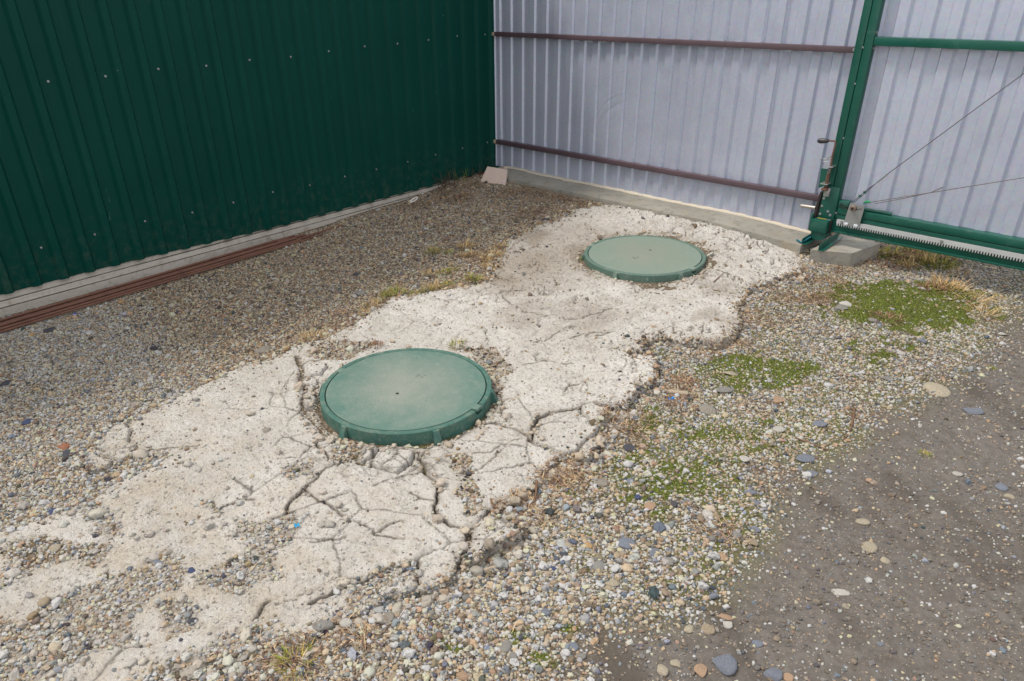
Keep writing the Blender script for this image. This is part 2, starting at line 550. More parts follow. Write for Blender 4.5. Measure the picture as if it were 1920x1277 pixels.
def zinc(t):
    v = t.mapped((60, 60, 1.1))
    a = t.mix(t.noise(1.6, 4), lin(162, 169, 189), lin(186, 192, 209))
    a = t.mix(t.math('MULTIPLY', t.noise(1, 3, vec=v), .35), a, lin(194, 196, 204))
    sp = t.voro(70, 'Color')
    a = t.mix(.06, a, sp, 'OVERLAY')
    dirt = t.ramp(t.noise(5, 6, .7, dist=.8), [(.60, 0), (.75, 1)])
    a = t.mix(t.math('MULTIPLY', dirt, .22), a, lin(132, 140, 156))
    sv = t.n.new('ShaderNodeVectorMath')                       # arcs rubbed into the sheet
    sv.operation = 'DISTANCE'
    t.link(t.P(), sv.inputs[0])
    sv.inputs[1].default_value = (1.28, -.008, .42)
    spot = t.n.new('ShaderNodeVectorMath')
    spot.operation = 'DISTANCE'
    t.link(t.P(), spot.inputs[0])
    spot.inputs[1].default_value = (1.08, -.008, .70)
    ringn = t.ramp(t.noise(60, 2, .5, vec=sv.outputs['Value']), [(.52, 0), (.60, 1)])
    near = t.math('SUBTRACT', 1.0, t.math('DIVIDE', spot.outputs['Value'], .20), True)
    a = t.mix(t.math('MULTIPLY', t.math('MULTIPLY', ringn, near), .6), a, lin(120, 134, 140))
    t.color(a)
    t.b.inputs['Metallic'].default_value = 0.40
    t.rough(t.ramp(t.noise(8, 3), [(.3, .36), (.7, .50)]))
    t.bump(t.noise(9, 3), .10, .01)

def shed_green(t):
    a = t.mix(t.noise(2.2, 4), (0.0010, 0.036, 0.027), (0.0018, 0.050, 0.039))
    v = t.mapped((40, 40, 2.0))
    streak = t.ramp(t.noise(1.0, 4, .6, vec=v), [(.62, 0), (.80, 1)])
    a = t.mix(t.math('MULTIPLY', streak, .10), a, lin(90, 120, 105))
    zc = t.n.new('ShaderNodeSeparateXYZ')
    t.link(t.P(), zc.inputs[0])
    low = t.math('SUBTRACT', 1.0, t.math('MULTIPLY', zc.outputs[2], 2.2), True)        # dust and mud splashed up from the gravel
    spl = t.math('MULTIPLY', low, t.ramp(t.noise(24, 6, .75), [(.48, 0), (.72, 1)]))
    a = t.mix(t.math('MULTIPLY', spl, .30), a, lin(112, 106, 88))
    vs2 = t.mapped((30, 30, 3.2))
    scr = t.math('MULTIPLY', t.ramp(t.noise(1.6, 2, .5, vec=vs2, dist=1.2), [(.735, 0), (.75, 1)]), t.ramp(t.noise(2.2, 2), [(.5, 0), (.62, 1)]))
    a = t.mix(t.math('MULTIPLY', scr, .30), a, lin(130, 164, 150))
    chip = t.ramp(t.noise(55, 2, .4), [(.80, 0), (.83, 1)])
    a = t.mix(t.math('MULTIPLY', chip, .5), a, lin(150, 165, 160))
    t.color(a)
    t.rough(t.ramp(t.noise(6, 4), [(.3, .36), (.7, .5)]))
    t.b.inputs['Specular IOR Level'].default_value = .10
    t.bump(t.noise(7, 2), .12, .01)

def gate_green(t):
    a = t.mix(t.noise(6, 5, .65), lin(2, 64, 53), lin(10, 84, 70))
    a = t.mix(t.math('MULTIPLY', t.ramp(t.noise(16, 5, .7, dist=1), [(.58, 0), (.74, 1)]), .35), a, lin(96, 122, 108))
    t.color(a)
    t.rough(t.ramp(t.noise(12, 3), [(.3, .34), (.7, .52)]))
    t.bump(t.noise(120, 3), .08, .003)

def plastic(c1, c2, dust, amount, spread=.30):
    def f(t):
        a = t.mix(t.noise(5, 5, .6), c1, c2)
        lng = t.n.new('ShaderNodeVectorMath')
        lng.operation = 'LENGTH'
        t.link(t.P(), lng.inputs[0])
        rad = t.math('SUBTRACT', 1.15, t.math('DIVIDE', lng.outputs['Value'], spread), True)   # grit trodden into the middle
        n = t.ramp(t.noise(7, 6, .65, dist=.7), [(.32, 0), (.62, 1)])
        f1 = t.math('MULTIPLY', t.math('ADD', rad, t.math('MULTIPLY', n, .45)), amount, True)
        a = t.mix(f1, a, dust)
        vv = t.mapped((14, 150, 20))
        scr = t.ramp(t.noise(1, 2, .5, vec=vv, dist=.4), [(.70, 0), (.76, 1)])
        a = t.mix(t.math('MULTIPLY', scr, .45), a, lin(176, 194, 184))
        a = t.mix(t.math('MULTIPLY', t.ramp(t.noise(26, 5, .7), [(.5, 0), (.7, 1)]), .30), a, dust)
        a = t.mix(t.math('MULTIPLY', t.ramp(t.noise(160, 2), [(.66, 0), (.72, 1)]), .22), a, lin(184, 190, 178))
        a = t.mix(t.math('MULTIPLY', t.ramp(t.noise(130, 2), [(.28, 1), (.34, 0)]), .5), a, lin(40, 66, 56))
        t.color(a)
        t.rough(.62)
        t.bump(t.math('ADD', t.noise(150, 4, .7), t.math('MULTIPLY', t.noise(30, 3), .8)), .5, .006)
    return f

def rust(t):
    a = t.mix(t.noise(30, 5, .65), lin(80, 52, 40), lin(122, 86, 70))
    a = t.mix(t.math('MULTIPLY', t.ramp(t.noise(9, 4), [(.5, 0), (.7, 1)]), .6), a, lin(78, 50, 42))
    t.color(a)
    t.rough(.85)
    t.bump(t.noise(180, 3), .3, .003)

def brown_rail(t):
    a = t.mix(t.noise(5, 4), lin(70, 54, 60), lin(90, 74, 80))
    t.color(a)
    t.rough(.5)

def stone(c, v=.35):
    def f(t):
        oi = t.n.new('ShaderNodeObjectInfo')
        a = t.mix(t.math('MULTIPLY', oi.outputs['Random'], .5), tuple(x * .86 for x in c[:3]), tuple(x * .58 for x in c[:3]))
        a = t.mix(t.math('MULTIPLY', t.noise(2.5, 5, .7), v), a, lin(176, 164, 146))
        a = t.mix(t.math('MULTIPLY', t.ramp(t.noise(6, 4, .7), [(.35, 1), (.5, 0)]), .5), a, tuple(x * .5 for x in c[:3]))
        t.color(a)
        t.rough(.88)
        t.bump(t.noise(5, 6, .7), .6, .15)
    return f

def pebble(t):
    c = t.attr('col', 'INSTANCER')
    a = t.mix(t.math('MULTIPLY', t.noise(2.4, 4, .7), .75), c, t.mix(1, c, (.45, .42, .38), 'MULTIPLY'))
    t.color(a)
    t.rough(.86)
    t.bump(t.noise(5, 4), .35, .15)

def leafy(t):
    a = t.attr('col')
    t.color(a)
    t.rough(.8)

def tile_m(t):
    a = t.mix(t.noise(60, 5, .7), lin(176, 152, 140), lin(206, 192, 184))
    a = t.mix(t.math('MULTIPLY', t.ramp(t.noise(14, 4), [(.45, 0), (.7, 1)]), .5), a, lin(196, 174, 146))
    t.color(a)
    t.rough(.7)

def board_cast(t):
    v = t.mapped((3, 2.0, 60))
    a = t.mix(t.noise(1.2, 5, .6, vec=v), lin(158, 152, 140), lin(202, 195, 186))
    a = t.mix(t.math('MULTIPLY', t.ramp(t.noise(28, 5, .7), [(.52, 0), (.66, 1)]), .45), a, lin(126, 112, 88))
    t.color(a)
    t.rough(.9)
    t.bump(t.noise(50, 5, .7), .3, .005)

M_GROUND = mat('gravelly_soil', build=gravel_soil)
M_SLAB = mat('weathered_concrete', build=concrete())
M_BREAK = mat('broken_concrete', build=concrete(.35))
M_POUR = mat('poured_concrete', build=poured)
M_ZINC = mat('galvanised_sheet', build=zinc)
M_SHED = mat('shed_green_paint', build=shed_green)
M_GATE = mat('gate_green_paint', build=gate_green)
M_LID1 = mat('teal_plastic', build=plastic(lin(54, 94, 84), lin(80, 114, 103), lin(134, 136, 126),   .6, .27))
M_LID2 = mat('faded_green_plastic', build=plastic(lin(96, 120, 108), lin(114, 134, 122), lin(128, 128, 114), .5, .34))
M_RING1 = mat('teal_plastic_frame', build=plastic(lin(32, 82, 72), lin(52, 98, 88), lin(150, 146, 130), .16, .6))
M_RING2 = mat('green_plastic_frame', build=plastic(lin(62, 92, 82), lin(80, 110, 98), lin(150, 146, 130), .18, .6))
M_RUST = mat('rust', build=rust)
M_RAIL = mat('brown_rail_paint', build=brown_rail)
M_STEEL = mat('zinc_plated_steel', lin(176, 178, 176), .38, .7, lambda t: t.color(t.mix(t.noise(30, 4), lin(130, 134, 134), lin(180, 182, 182))))
M_RACK = mat('rack_steel', lin(178, 180, 180), .5, .25, lambda t: t.color(t.mix(t.noise(10, 4), lin(164, 168, 170), lin(196, 198, 198))))
M_DARK = mat('dark_steel', lin(46, 40, 38), .6, .3)
M_CABLE = mat('steel_cable', lin(92, 88, 88), .5, .5)
M_RUBBER = mat('black_rubber', lin(44, 44, 48), .45)
M_PEB = mat('pebble_stone', build=pebble)
M_LEAF = mat('plant_matter', build=leafy)
M_TILE = mat('stone_tile', build=tile_m)
M_BASE = mat('board_cast_concrete', build=board_cast)
M_WOOD = mat('dry_twig', lin(92, 68, 50), .85, 0, lambda t: t.color(t.mix(t.noise(50, 4), lin(72, 50, 38), lin(128, 98, 72))))
M_PALEWOOD = mat('pale_wood', lin(150, 136, 118), .85)
M_BLUE = mat('blue_plastic', lin(20, 120, 200), .5)
M_BLUEROPE = mat('blue_green_rope', lin(22, 96, 110), .8)
M_WHITE = mat('white_plastic', lin(226, 220, 212), .5)
M_ROOF = mat('shed_roof_sheet', (0.02, .06, .05), .5)
M_DARKIN = mat('shed_core', (0.03, .03, .03), .9)
STONES = {
    'cream': mat('stone_cream', build=stone(lin(196, 184, 160))), 'peach': mat('stone_peach', build=stone(lin(196, 160, 128))),
    'tan': mat('stone_tan', build=stone(lin(176, 158, 132))), 'blue': mat('stone_blue_grey', build=stone(lin(122, 134, 154))),
    'slate': mat('stone_slate', build=stone(lin(66, 72, 86), .15)), 'grey': mat('stone_grey', build=stone(lin(150, 150, 146))),
    'white': mat('stone_white', build=stone(lin(216, 212, 204))), 'deepblue': mat('stone_deep_blue', build=stone(lin(64, 80, 124), .12)),
    'red': mat('stone_red', build=stone(lin(168, 96, 62))), 'concrete': mat('stone_concrete', build=stone(lin(160, 153, 142))),
    'orange': mat('stone_orange', build=stone(lin(206, 166, 112))),
}

# ------------------------------------------------------------------ the ground
def axis_steps(lo, hi, step, far):
    a = np.arange(lo, hi + 1e-6, step)
    out = step * 1.5 * 1.6 ** np.arange(0, 14)
    r = hi + np.cumsum(out)
    l = lo - np.cumsum(out)
    return np.concatenate([l[l > -far][::-1], a, r[r < far]])
gx, gy = axis_steps(0.0, 4.9, .012, 60), axis_steps(-4.9, 1.0, .012, 60)
X, Y = np.meshgrid(gx, gy, indexing='ij')
x, y = X.ravel(), Y.ravel()
near = (x > -.5) & (x < 5.5) & (y > -5.5) & (y < 1.5)
mud = np.zeros(len(x))
mud[near] = mud_w(x[near], y[near])
mud[~near & (x > 3.2)] = 1
z = ground_z(x, y) + 0.010 * fbm(x * 2.2, y * 2.2, 4, 3)
z = z + (0.0045 * fbm(x * 22, y * 22, 4, 5, .65) - .002) * (0.5 + .5 * mud)
z = z - mud * (0.016 * S((fbm(x * 1.3 - y * .9, y * .4 + x * .3, 3, 8) - .05) / .5))            # shallow wheel ruts
moss = np.zeros(len(x))
moss[near] = moss_w(x[near], y[near])
z = z + moss * .006
z = z + mud * near * .0035 * fbm(((x - 3.4) * .6 + (y + 2.2) * .8) * 16, ((x - 3.4) * .8 - (y + 2.2) * .6) * 3, 3, 207)
NEED = G([(1170, 800), (1080, 885), (1050, 900), (1280, 715), (1330, 655), (1385, 645), (1270, 740), (1150, 790), (1420, 600), (1470, 560), (1540, 560), (1560, 530), (1650, 490), (1700, 470),
          (1050, 370), (1010, 360), (970, 360), (880, 350), (830, 365), (850, 375), (780, 385), (330, 950), (960, 940), (1000, 960), (1030, 890), (520, 1220), (660, 1190), (560, 1240), (1350, 1000),
          (900, 480), (860, 540), (730, 575), (640, 610), (1000, 400), (1100, 385), (1580, 505), (1480, 500), (1180, 345)])
NEEDR = [.14, .12, .08, .07, .07, .07, .07, .07, .12, .14, .12, .10, .20, .22, .22, .2, .16, .16, .14, .12, .12, .10, .07, .07, .08, .10, .08, .08, .06, .12, .10, .09, .08, .16, .14, .1, .1, .1]
def litter_w(x, y):
    w = np.zeros(len(x))
    for c, r in zip(NEED, NEEDR):
        w = np.maximum(w, S(1.3 - np.hypot(x - c[0], y - c[1]) / r))
    return w
lit = np.zeros(len(x))
lit[near] = litter_w(x[near], y[near]) * S((fbm(x[near] * 12, y[near] * 12, 3, 91) + .5) / .7)
me = np_mesh('ground', np.c_[x, y, z], grid_faces(len(gx), len(gy)))
ta, tb = (x - 3.4) * .80 + (y + 2.2) * -.60, (x - 3.4) * .60 + (y + 2.2) * .80      # along and across the wheel tracks
mtone = S((.9 * fbm(tb * 5 + .3 * fbm(ta, tb, 2, 205), ta * .7, 4, 201, .6) + .5 * fbm(x * 9, y * 9, 4, 203, .65)) / .5)
mtone = np.where(near, mtone, .4)
tint = .85 * S((x - 2.35) / .35) * S((4.2 - x) / .3) * S((y + 3.3) / .5) * S((fbm(x * 5, y * 5, 4, 151) + .35) / .5) * (1 - mud)
set_attr(me, 'zone', 'FLOAT_COLOR', np.c_[mud, np.maximum(moss, tint), lit * (1 - mud) * .8, mtone])
link('ground', me, M_GROUND, None, 0, kind='structure')
me.shade_smooth()
_ix = np.where((gx >= -.001) & (gx <= 4.901))[0]
_iy = np.where((gy >= -4.901) & (gy <= 1.001))[0]
GZ = z.reshape(X.shape)[np.ix_(_ix, _iy)]
def ground_h(x, y):
    i = np.clip(((x - gx[_ix[0]]) / .012), 0, len(_ix) - 2)
    j = np.clip(((y - gy[_iy[0]]) / .012), 0, len(_iy) - 2)
    a, b = i.astype(int), j.astype(int)
    u, v = i - a, j - b
    return (GZ[a, b] * (1 - u) + GZ[a + 1, b] * u) * (1 - v) + (GZ[a, b + 1] * (1 - u) + GZ[a + 1, b + 1] * u) * v

# ------------------------------------------------------------------ the cracked concrete slab
SH = .0045
sx, sy = np.arange(1.0, 3.24, SH), np.arange(-4.75, .05, SH)
SX, SY = np.meshgrid(sx, sy, indexing='ij')
x, y = SX.ravel(), SY.ravel()
wx = x + .014 * fbm(x * 11, y * 11, 4, 21, .6) + .0065 * fbm(x * 42, y * 42, 3, 22, .6)
wy = y + .014 * fbm(x * 11, y * 11, 4, 31, .6) + .0065 * fbm(x * 42, y * 42, 3, 32, .6)
d_out = sdist(wx, wy, SLAB)
gh = ground_h(np.clip(x, 0, 4.9), np.clip(y, -4.9, 1))
top = np.maximum(.010 + .024 * S((y + 2.9) / 2.2), gh + .013 - .008 * S((-3.1 - y) / .6))
top = top + .007 * fbm(x * 2.4, y * 2.4, 3, 41)
far = S((y + 2.5) / .5)
rough = fbm(x * 16 + .4 * fbm(x * 5, y * 5, 2, 47), y * 16, 4, 43, .6)
top = top + (.0045 + .006 * far) * np.minimum(rough, .35)
flake = fbm(wx * 6.5 + 40, wy * 11, 4, 45, .55)
top = top + far * .010 * S((flake + .05) / .10) - far * .005
# coarse exposed aggregate by the gate end
crs = S((x - 2.35) / .25) * S((y + 1.1) / .35)
top = top + crs * .009 * fbm(x * 38, y * 38, 3, 49, .7)
r1, r2 = np.hypot(x - C1[0], y - C1[1]), np.hypot(x - C2[0], y - C2[1])
a1 = np.arctan2(y - C1[1], x - C1[0])
front = S(1.0 - np.abs(np.angle(np.exp(1j * (a1 - math.radians(-52))))) / .55)
top = top + .016 * front * np.exp(-((r1 - R1 - .045) / .04) ** 2) * (.7 + .6 * fbm(x * 30, y * 30, 3, 55))
a2 = np.arctan2(y - C2[1], x - C2[0])
front2 = S(1.0 - np.abs(np.angle(np.exp(1j * (a2 - math.radians(-85))))) / .45)
top = top + .010 * front2 * np.exp(-((r2 - R2 - .04) / .035) ** 2) * (.6 + .9 * fbm(x * 30, y * 30, 3, 56))
# fine crack network, closest round the near cover
def crack_net(seedn, cell, dens_fn, jit=.42):
    r = np.random.default_rng(seedn)
    ax, ay = np.arange(1.0, 3.3, cell), np.arange(-4.75, .05, cell)
    a, b = np.meshgrid(ax, ay)
    pa = np.c_[a.ravel(), b.ravel()] + r.uniform(-jit, jit, (a.size, 2)) * cell
    f1, f2 = np.full(len(x), 9.0), np.full(len(x), 9.0)
    ci, cj = ((wx - 1.0) / cell).astype(int), ((wy + 4.75) / cell).astype(int)
    nx_, ny_ = len(ax), len(ay)
    for di in (-2, -1, 0, 1, 2):
        for dj in (-2, -1, 0, 1, 2):
            ii, jj = np.clip(ci + di, 0, nx_ - 1), np.clip(cj + dj, 0, ny_ - 1)
            q = pa[jj * nx_ + ii]
            d = np.hypot(wx - q[:, 0], wy - q[:, 1])
            same = np.abs(d - f1) < 1e-9
            f2 = np.where(same, f2, np.where(d < f1, f1, np.minimum(f2, d)))
            f1 = np.where(same, f1, np.minimum(f1, d))
    return (f2 - f1) / 2
near1 = np.exp(-(np.maximum(r1 - R1, 0) / .34) ** 2)
net1 = crack_net(5, .13, None)
left1 = S(np.cos(a1 - math.radians(-150)) * 1.2 - .1)
front1 = S(np.cos(a1 - math.radians(-70)) * 1.2 - .1)
m1 = S((near1 * np.maximum(left1 * .75, front1) * 1.05 + .7 * fbm(x * 4, y * 4, 3, 171) - .52) / .25)
net2 = crack_net(6, .27, None)
m2 = S((S((-1.9 - y) / .6) * .45 + 1.1 * fbm(x * 2.6, y * 2.6, 4, 173) - .48) / .2) * S((x - 1.75 + .45 * (y + 3.0)) / .25)
net3 = crack_net(7, .07, None)
m3 = .7 * S((near1 * front1 + .7 * fbm(x * 5, y * 5, 3, 175) - .72) / .2)
ncr = np.maximum.reduce([np.exp(-(net1 / .0024) ** 2) * m1, .8 * np.exp(-(net2 / .0024) ** 2) * m2, .8 * np.exp(-(net3 / .0030) ** 2) * m3])
top = top - .007 * ncr
top = top + .006 * m1 * (vnoise(np.floor(wx / .13), np.floor(wy / .13), 3) - .5)
# grain and pits of the weathered skin
top = top + .0016 * fbm(x * 55, y * 55, 3, 161, .7) - .0045 * S((fbm(x * 34, y * 48, 3, 163, .6) - .30) / .12)
# hairline tears in the skin of the slab, strongest in the rough far half
tear = np.abs(fbm(wx * 5 - wy * 3.4, wx * 6.5 + wy * 6.5, 4, 141, .6))
tmask = S((fbm(x * 4, y * 4, 3, 143) + .16) / .25) * (.10 + .90 * far)
top = top - (.007 + .007 * far) * np.exp(-(tear / .022) ** 2) * tmask
tear2 = np.abs(fbm(wx * 13, wy * 13, 3, 145, .6))
top = top - .005 * np.exp(-(tear2 / .03) ** 2) * S((fbm(x * 5, y * 5, 3, 147) - .05) / .2) * far
# moat of broken edge round each frame
for (r, R, c) in ((r1, R1, C1), (r2, R2, C2)):
    top = top - .020 * np.exp(-((r - R) / .03) ** 2) * (.6 + .8 * fbm(x * 14, y * 14, 3, 57)) - (.004 if R is R2 else .006) * np.exp(-((r - R) / .09) ** 2)
# right and lower edges stand proud of the gravel, the left one is level with it
edge = .010 * S(1 - d_out / .22) * S((x - 1.75 - .15 * fbm(x * 3, y * 3, 2, 59)) / .5)
top = top + edge * .3
for c, w, dep in CRACKS:
    dd = poly_dist(wx, wy, c, False)
    top = top - dep * np.exp(-(dd / (w * (.72 + .45 * vnoise(x * 40, y * 40, 9)))) ** 2 * 2.6)
patch = np.full(len(x), -1.0)
for p in PATCHES:
    patch = np.maximum(patch, sdist(wx + .03 * fbm(x * 8, y * 8, 3, 63), wy, p))
patch = patch - .012 + .045 * fbm(x * 13, y * 13, 4, 64, .6)
top = top - .006 * S((patch + .02) / .05)
tilt = {'A': (.02, .03), 'B': (-.01, .02), 'C': (.03, -.02), 'D': (.015, .012), 'F': (-.03, .03), 'L1': (.02, .01), 'L3': (0, .02), 'H3': (.03, 0), 'K2': (-.04, .0)}
lift = {'A': .006, 'B': .004, 'D': .012, 'F': .004, 'K1': .003, 'K2': .012, 'L1': .005, 'L3': .004, 'C': .0, 'H1': .006, 'H2': .006, 'H3': .008, 'H4': .008}
bed = gh - .012
def profile(d, w=.012):
    return np.clip(d / w, 0, 1) ** .35
dirt = np.clip(.55 * S((fbm(x * 3.1, y * 3.1, 4, 65) - .05) / .5) * far + .55 * S((patch + .03) / .05) + .6 * S((.03 - d_out) / .03)
               + .5 * np.exp(-((r1 - R1) / .05) ** 2) + .5 * np.exp(-((r2 - R2) / .07) ** 2)
               + .75 * np.exp(-((x - 1.62) ** 2 + (y + 1.35) ** 2) / .10) + .5 * np.exp(-((x - 1.5) ** 2 + (y + .8) ** 2) / .12), 0, .9)
dirt = np.maximum(dirt, .55 * np.exp(-(tear / .03) ** 2) * tmask)
soil = .9 * ncr
soil = np.maximum(soil, .75 * np.exp(-(tear / .016) ** 2) * tmask)
for c, w, dep in CRACKS:
    q_ = poly_dist(wx, wy, c, False)
    dirt = np.maximum(dirt, .6 * np.exp(-(q_ / (w * 2.2)) ** 2))
    soil = np.maximum(soil, np.exp(-(q_ / (w * .7)) ** 2))
d_main = d_out.copy()
pd = {}
for k, p in PIECES.items():
    pd[k] = sdist(wx, wy, p)
    d_main = np.minimum(d_main, -pd[k])
SLABZ = np.full(len(x), -9.0)
def slab_mesh(name, d, zt, parent, pw=.016, **kw):
    global SLABZ
    zz = bed + (zt - bed) * profile(d, pw)
    ok = (d > 0)
    hole = (r1 < R1 - .03) | (r2 < R2 - .03)
    k3 = ok.reshape(SX.shape)
    keep = (k3[:-1, :-1] | k3[1:, :-1] | k3[:-1, 1:] | k3[1:, 1:])
    h3 = hole.reshape(SX.shape)
    keep &= ~(h3[:-1, :-1] & h3[1:, :-1] & h3[:-1, 1:] & h3[1:, 1:])
    f = grid_faces(len(sx), len(sy), keep)
    u, inv = np.unique(f, return_inverse=True)
    zz = np.where(ok, zz, bed - .004)
    SLABZ = np.maximum(SLABZ, np.where(ok & ~hole, zz, -9))
    me = np_mesh(name, np.c_[x[u], y[u], zz[u]], inv.reshape(f.shape))
    set_attr(me, 'dirt', 'FLOAT', dirt[u])
    set_attr(me, 'soil', 'FLOAT', soil[u])
    o = link(name, me, M_SLAB, parent, 0, **kw)
    me.shade_smooth()
    return o
slab = slab_mesh('concrete_slab', d_main, top, None, .022, kind='structure')
for k, p in PIECES.items():
    c = p.mean(0)
    tx, ty = tilt.get(k, (0, 0))
    slab_mesh('slab_piece', pd[k], top + lift.get(k, .003) + tx * (x - c[0]) + ty * (y - c[1]), slab, .0065)
SLABZ2 = SLABZ.reshape(SX.shape)
PATCH2, DOUT2 = patch.reshape(SX.shape), d_out.reshape(SX.shape)
def slab_lookup(A, x, y, default):
    i, j = np.round((x - sx[0]) / SH).astype(int), np.round((y - sy[0]) / SH).astype(int)
    ok = (i >= 0) & (j >= 0) & (i < len(sx)) & (j < len(sy))
    out = np.full(len(x), default)
    out[ok] = A[i[ok], j[ok]]
    return out
def surf(x, y):
    s = slab_lookup(SLABZ2, x, y, -9.0)
    return np.maximum(s, ground_h(x, y)), s > -5

# ------------------------------------------------------------------ gravel: real pebbles, far too many to count
PAL = np.array([lin(*c)[:3] for c in [(196, 178, 148), (184, 158, 122), (150, 128, 98), (128, 112, 92), (118, 126, 138), (92, 102, 118), (70, 74, 84), (146, 148, 146),
                                      (206, 200, 188), (176, 140, 104), (104, 84, 64), (86, 82, 74)]])
W_LEFT = np.array([.20, .17, .14, .12, .03, .04, .06, .07, .08, .06, .04, .04])
W_RIGHT = np.array([.24, .16, .10, .06, .06, .03, .02, .13, .13, .06, .01, .02])
W_MUD = np.array([.2, .13, .1, .08, .1, .07, .02, .12, .12, .06, .0, .0])

def jitter(cell, box):
    ax, ay = np.arange(box[0], box[1], cell), np.arange(box[2], box[3], cell)
    a, b = np.meshgrid(ax, ay)
    return a.ravel() + rng.uniform(-.5, .5, a.size) * cell, b.ravel() + rng.uniform(-.5, .5, a.size) * cell

BOX = (0.02, 4.88, -4.88, .95)
def in_view(x, y, m=420):
    px, dep = to_px(np.c_[x, y, np.zeros(len(x))])
    return (px[:, 0] > -m) & (px[:, 0] < 1920 + m) & (px[:, 1] > 200) & (px[:, 1] < 1277 + m) & (dep > .3)
pts, scl, rot, colr, idx = [], [], [], [], []
def blocked(x, y):
    b = (np.hypot(x - C1[0], y - C1[1]) < R1 + .012) | (np.hypot(x - C2[0], y - C2[1]) < R2 + .012)
    b |= (y > -.205) & (y < .35) & (x < 2.63)
    return b
def scatter(cell, size, spread, prob, sink=.38, weights=None, flat=(.5, .85), tint=None):
    x, y = jitter(cell, BOX)
    k = in_view(x, y) & ~blocked(x, y)
    x, y = x[k], y[k]
    mud, moss = mud_w(x, y), moss_w(x, y)
    dout = slab_lookup(DOUT2, x, y, -1.0)
    pat = slab_lookup(PATCH2, x, y, -1.0)
    p = prob(x, y, mud, moss, dout, pat)
    k = rng.random(len(x)) < p
    x, y, mud, moss, dout = x[k], y[k], mud[k], moss[k], dout[k]
    h, on = surf(x, y)
    n = len(x)
    s = size * np.exp(rng.normal(0, spread, n))
    right = S((x - 1.9 + .25 * y * 0) / .6) * (dout < .0) + S((-3.0 - y) / .4)
    right = np.clip(right, 0, 1)
    W = W_LEFT[None] * (1 - right)[:, None] + W_RIGHT[None] * right[:, None]
    W = W * (1 - mud)[:, None] + W_MUD[None] * mud[:, None]
    cum = np.cumsum(W / W.sum(1, keepdims=True), 1)
    ci = np.minimum((rng.random(n)[:, None] > cum).sum(1), len(PAL) - 1)
    c = PAL[ci] * (.98 + .14 * right)[:, None] * np.exp(rng.normal(0, .30, n))[:, None]
    c = c * np.array([1, 1, 1]) + rng.normal(0, .012, (n, 3))
    if tint is not None:
        c = c * .25 + np.array(tint) * .75 * np.exp(rng.normal(0, .12, n))[:, None]
    c = c * (np.array([1.10, 1.0, .86]) * (1 - right)[:, None] + right[:, None])
    g_ = c.mean(1, keepdims=True)
    c = np.clip(g_ + (c - g_) * .72, .012, .52)
    fl = rng.uniform(flat[0], flat[1], n)
    el = rng.uniform(.68, 1.0, n)
    scl.append(np.c_[s, s * el, s * fl] * .5)
    rot.append(np.c_[rng.normal(0, .28, n), rng.normal(0, .28, n), rng.uniform(0, 6.283, n)])
    pts.append(np.c_[x, y, h + s * fl * (.5 - sink)])
    colr.append(np.c_[c, np.ones(n)])
    idx.append(rng.integers(0, 8, n))

gravel_p = lambda f_g, f_mud, f_moss, f_patch, f_slab: (lambda x, y, mud, moss, dout, pat: np.where(
    dout < .012, (f_g * (1 - mud) + f_mud * mud) * (1 - moss * (1 - f_moss)) * (1 - .85 * S((moss - .45) / .4) * S((y + 1.7) / .4)) * (1 - .42 * S((x - 2.3) / .4) * S((y + 3.1) / .5) * S((4.1 - x) / .4)), np.where(pat > -.01, f_patch, f_slab + f_g * .25 * np.exp(-np.maximum(dout, 0) / .035))))
scatter(.0062, .0058, .30, gravel_p(.75, .03, .42, .30, .006), .40)
scatter(.0080, .0082, .28, gravel_p(.80, .02, .42, .38, .005))
scatter(.0140, .0122, .25, gravel_p(.36, .018, .34, .30, .0025))
scatter(.0300, .0180, .22, gravel_p(.17, .012, .22, .14, .002), .28)
scatter(.0700, .0260, .18, gravel_p(.08, .010, .10, .04, .000), .3)
# coarser stones heaped in the foreground right of the slab
fore = lambda x, y, mud, moss, dout, pat: np.where((dout < 0) & (x > 2.3), S((-2.2 - y) / .8) * S((x - 2.4) / .3) * (1 - mud) * .42 * (1 - .6 * moss), 0)
scatter(.016, .0145, .28, fore, .30)
scatter(.040, .0235, .22, lambda *a: fore(*a) * .5, .30)
# fine grit pressed into the mud
scatter(.012, .0046, .35, lambda x, y, mud, moss, dout, pat: np.where(dout < 0, mud * .14, 0), .35)
# fines banked against the broken edges
scatter(.009, .011, .35, lambda x, y, mud, moss, dout, pat: np.where((dout < .02) & (dout > -.05), .6, 0), .2)
scatter(.022, .022, .3, lambda x, y, mud, moss, dout, pat: np.where((dout < .012) & (dout > -.04) & (y < -2.2) & (x > 2.2), .5, 0), .25, tint=lin(176, 168, 154)[:3])
# crumbs of mud
scatter(.011, .0065, .35, lambda x, y, mud, moss, dout, pat: np.where(dout < 0, mud * .32 * S((fbm(x * 5, y * 5, 3, 77) + .35) / .6), 0), .35, tint=lin(106, 97, 88)[:3])
scatter(.03, .013, .3, lambda x, y, mud, moss, dout, pat: np.where(dout < 0, mud * .20 * S((fbm(x * 4, y * 4, 3, 79) + .1) / .4), 0), .4, tint=lin(112, 103, 94)[:3])
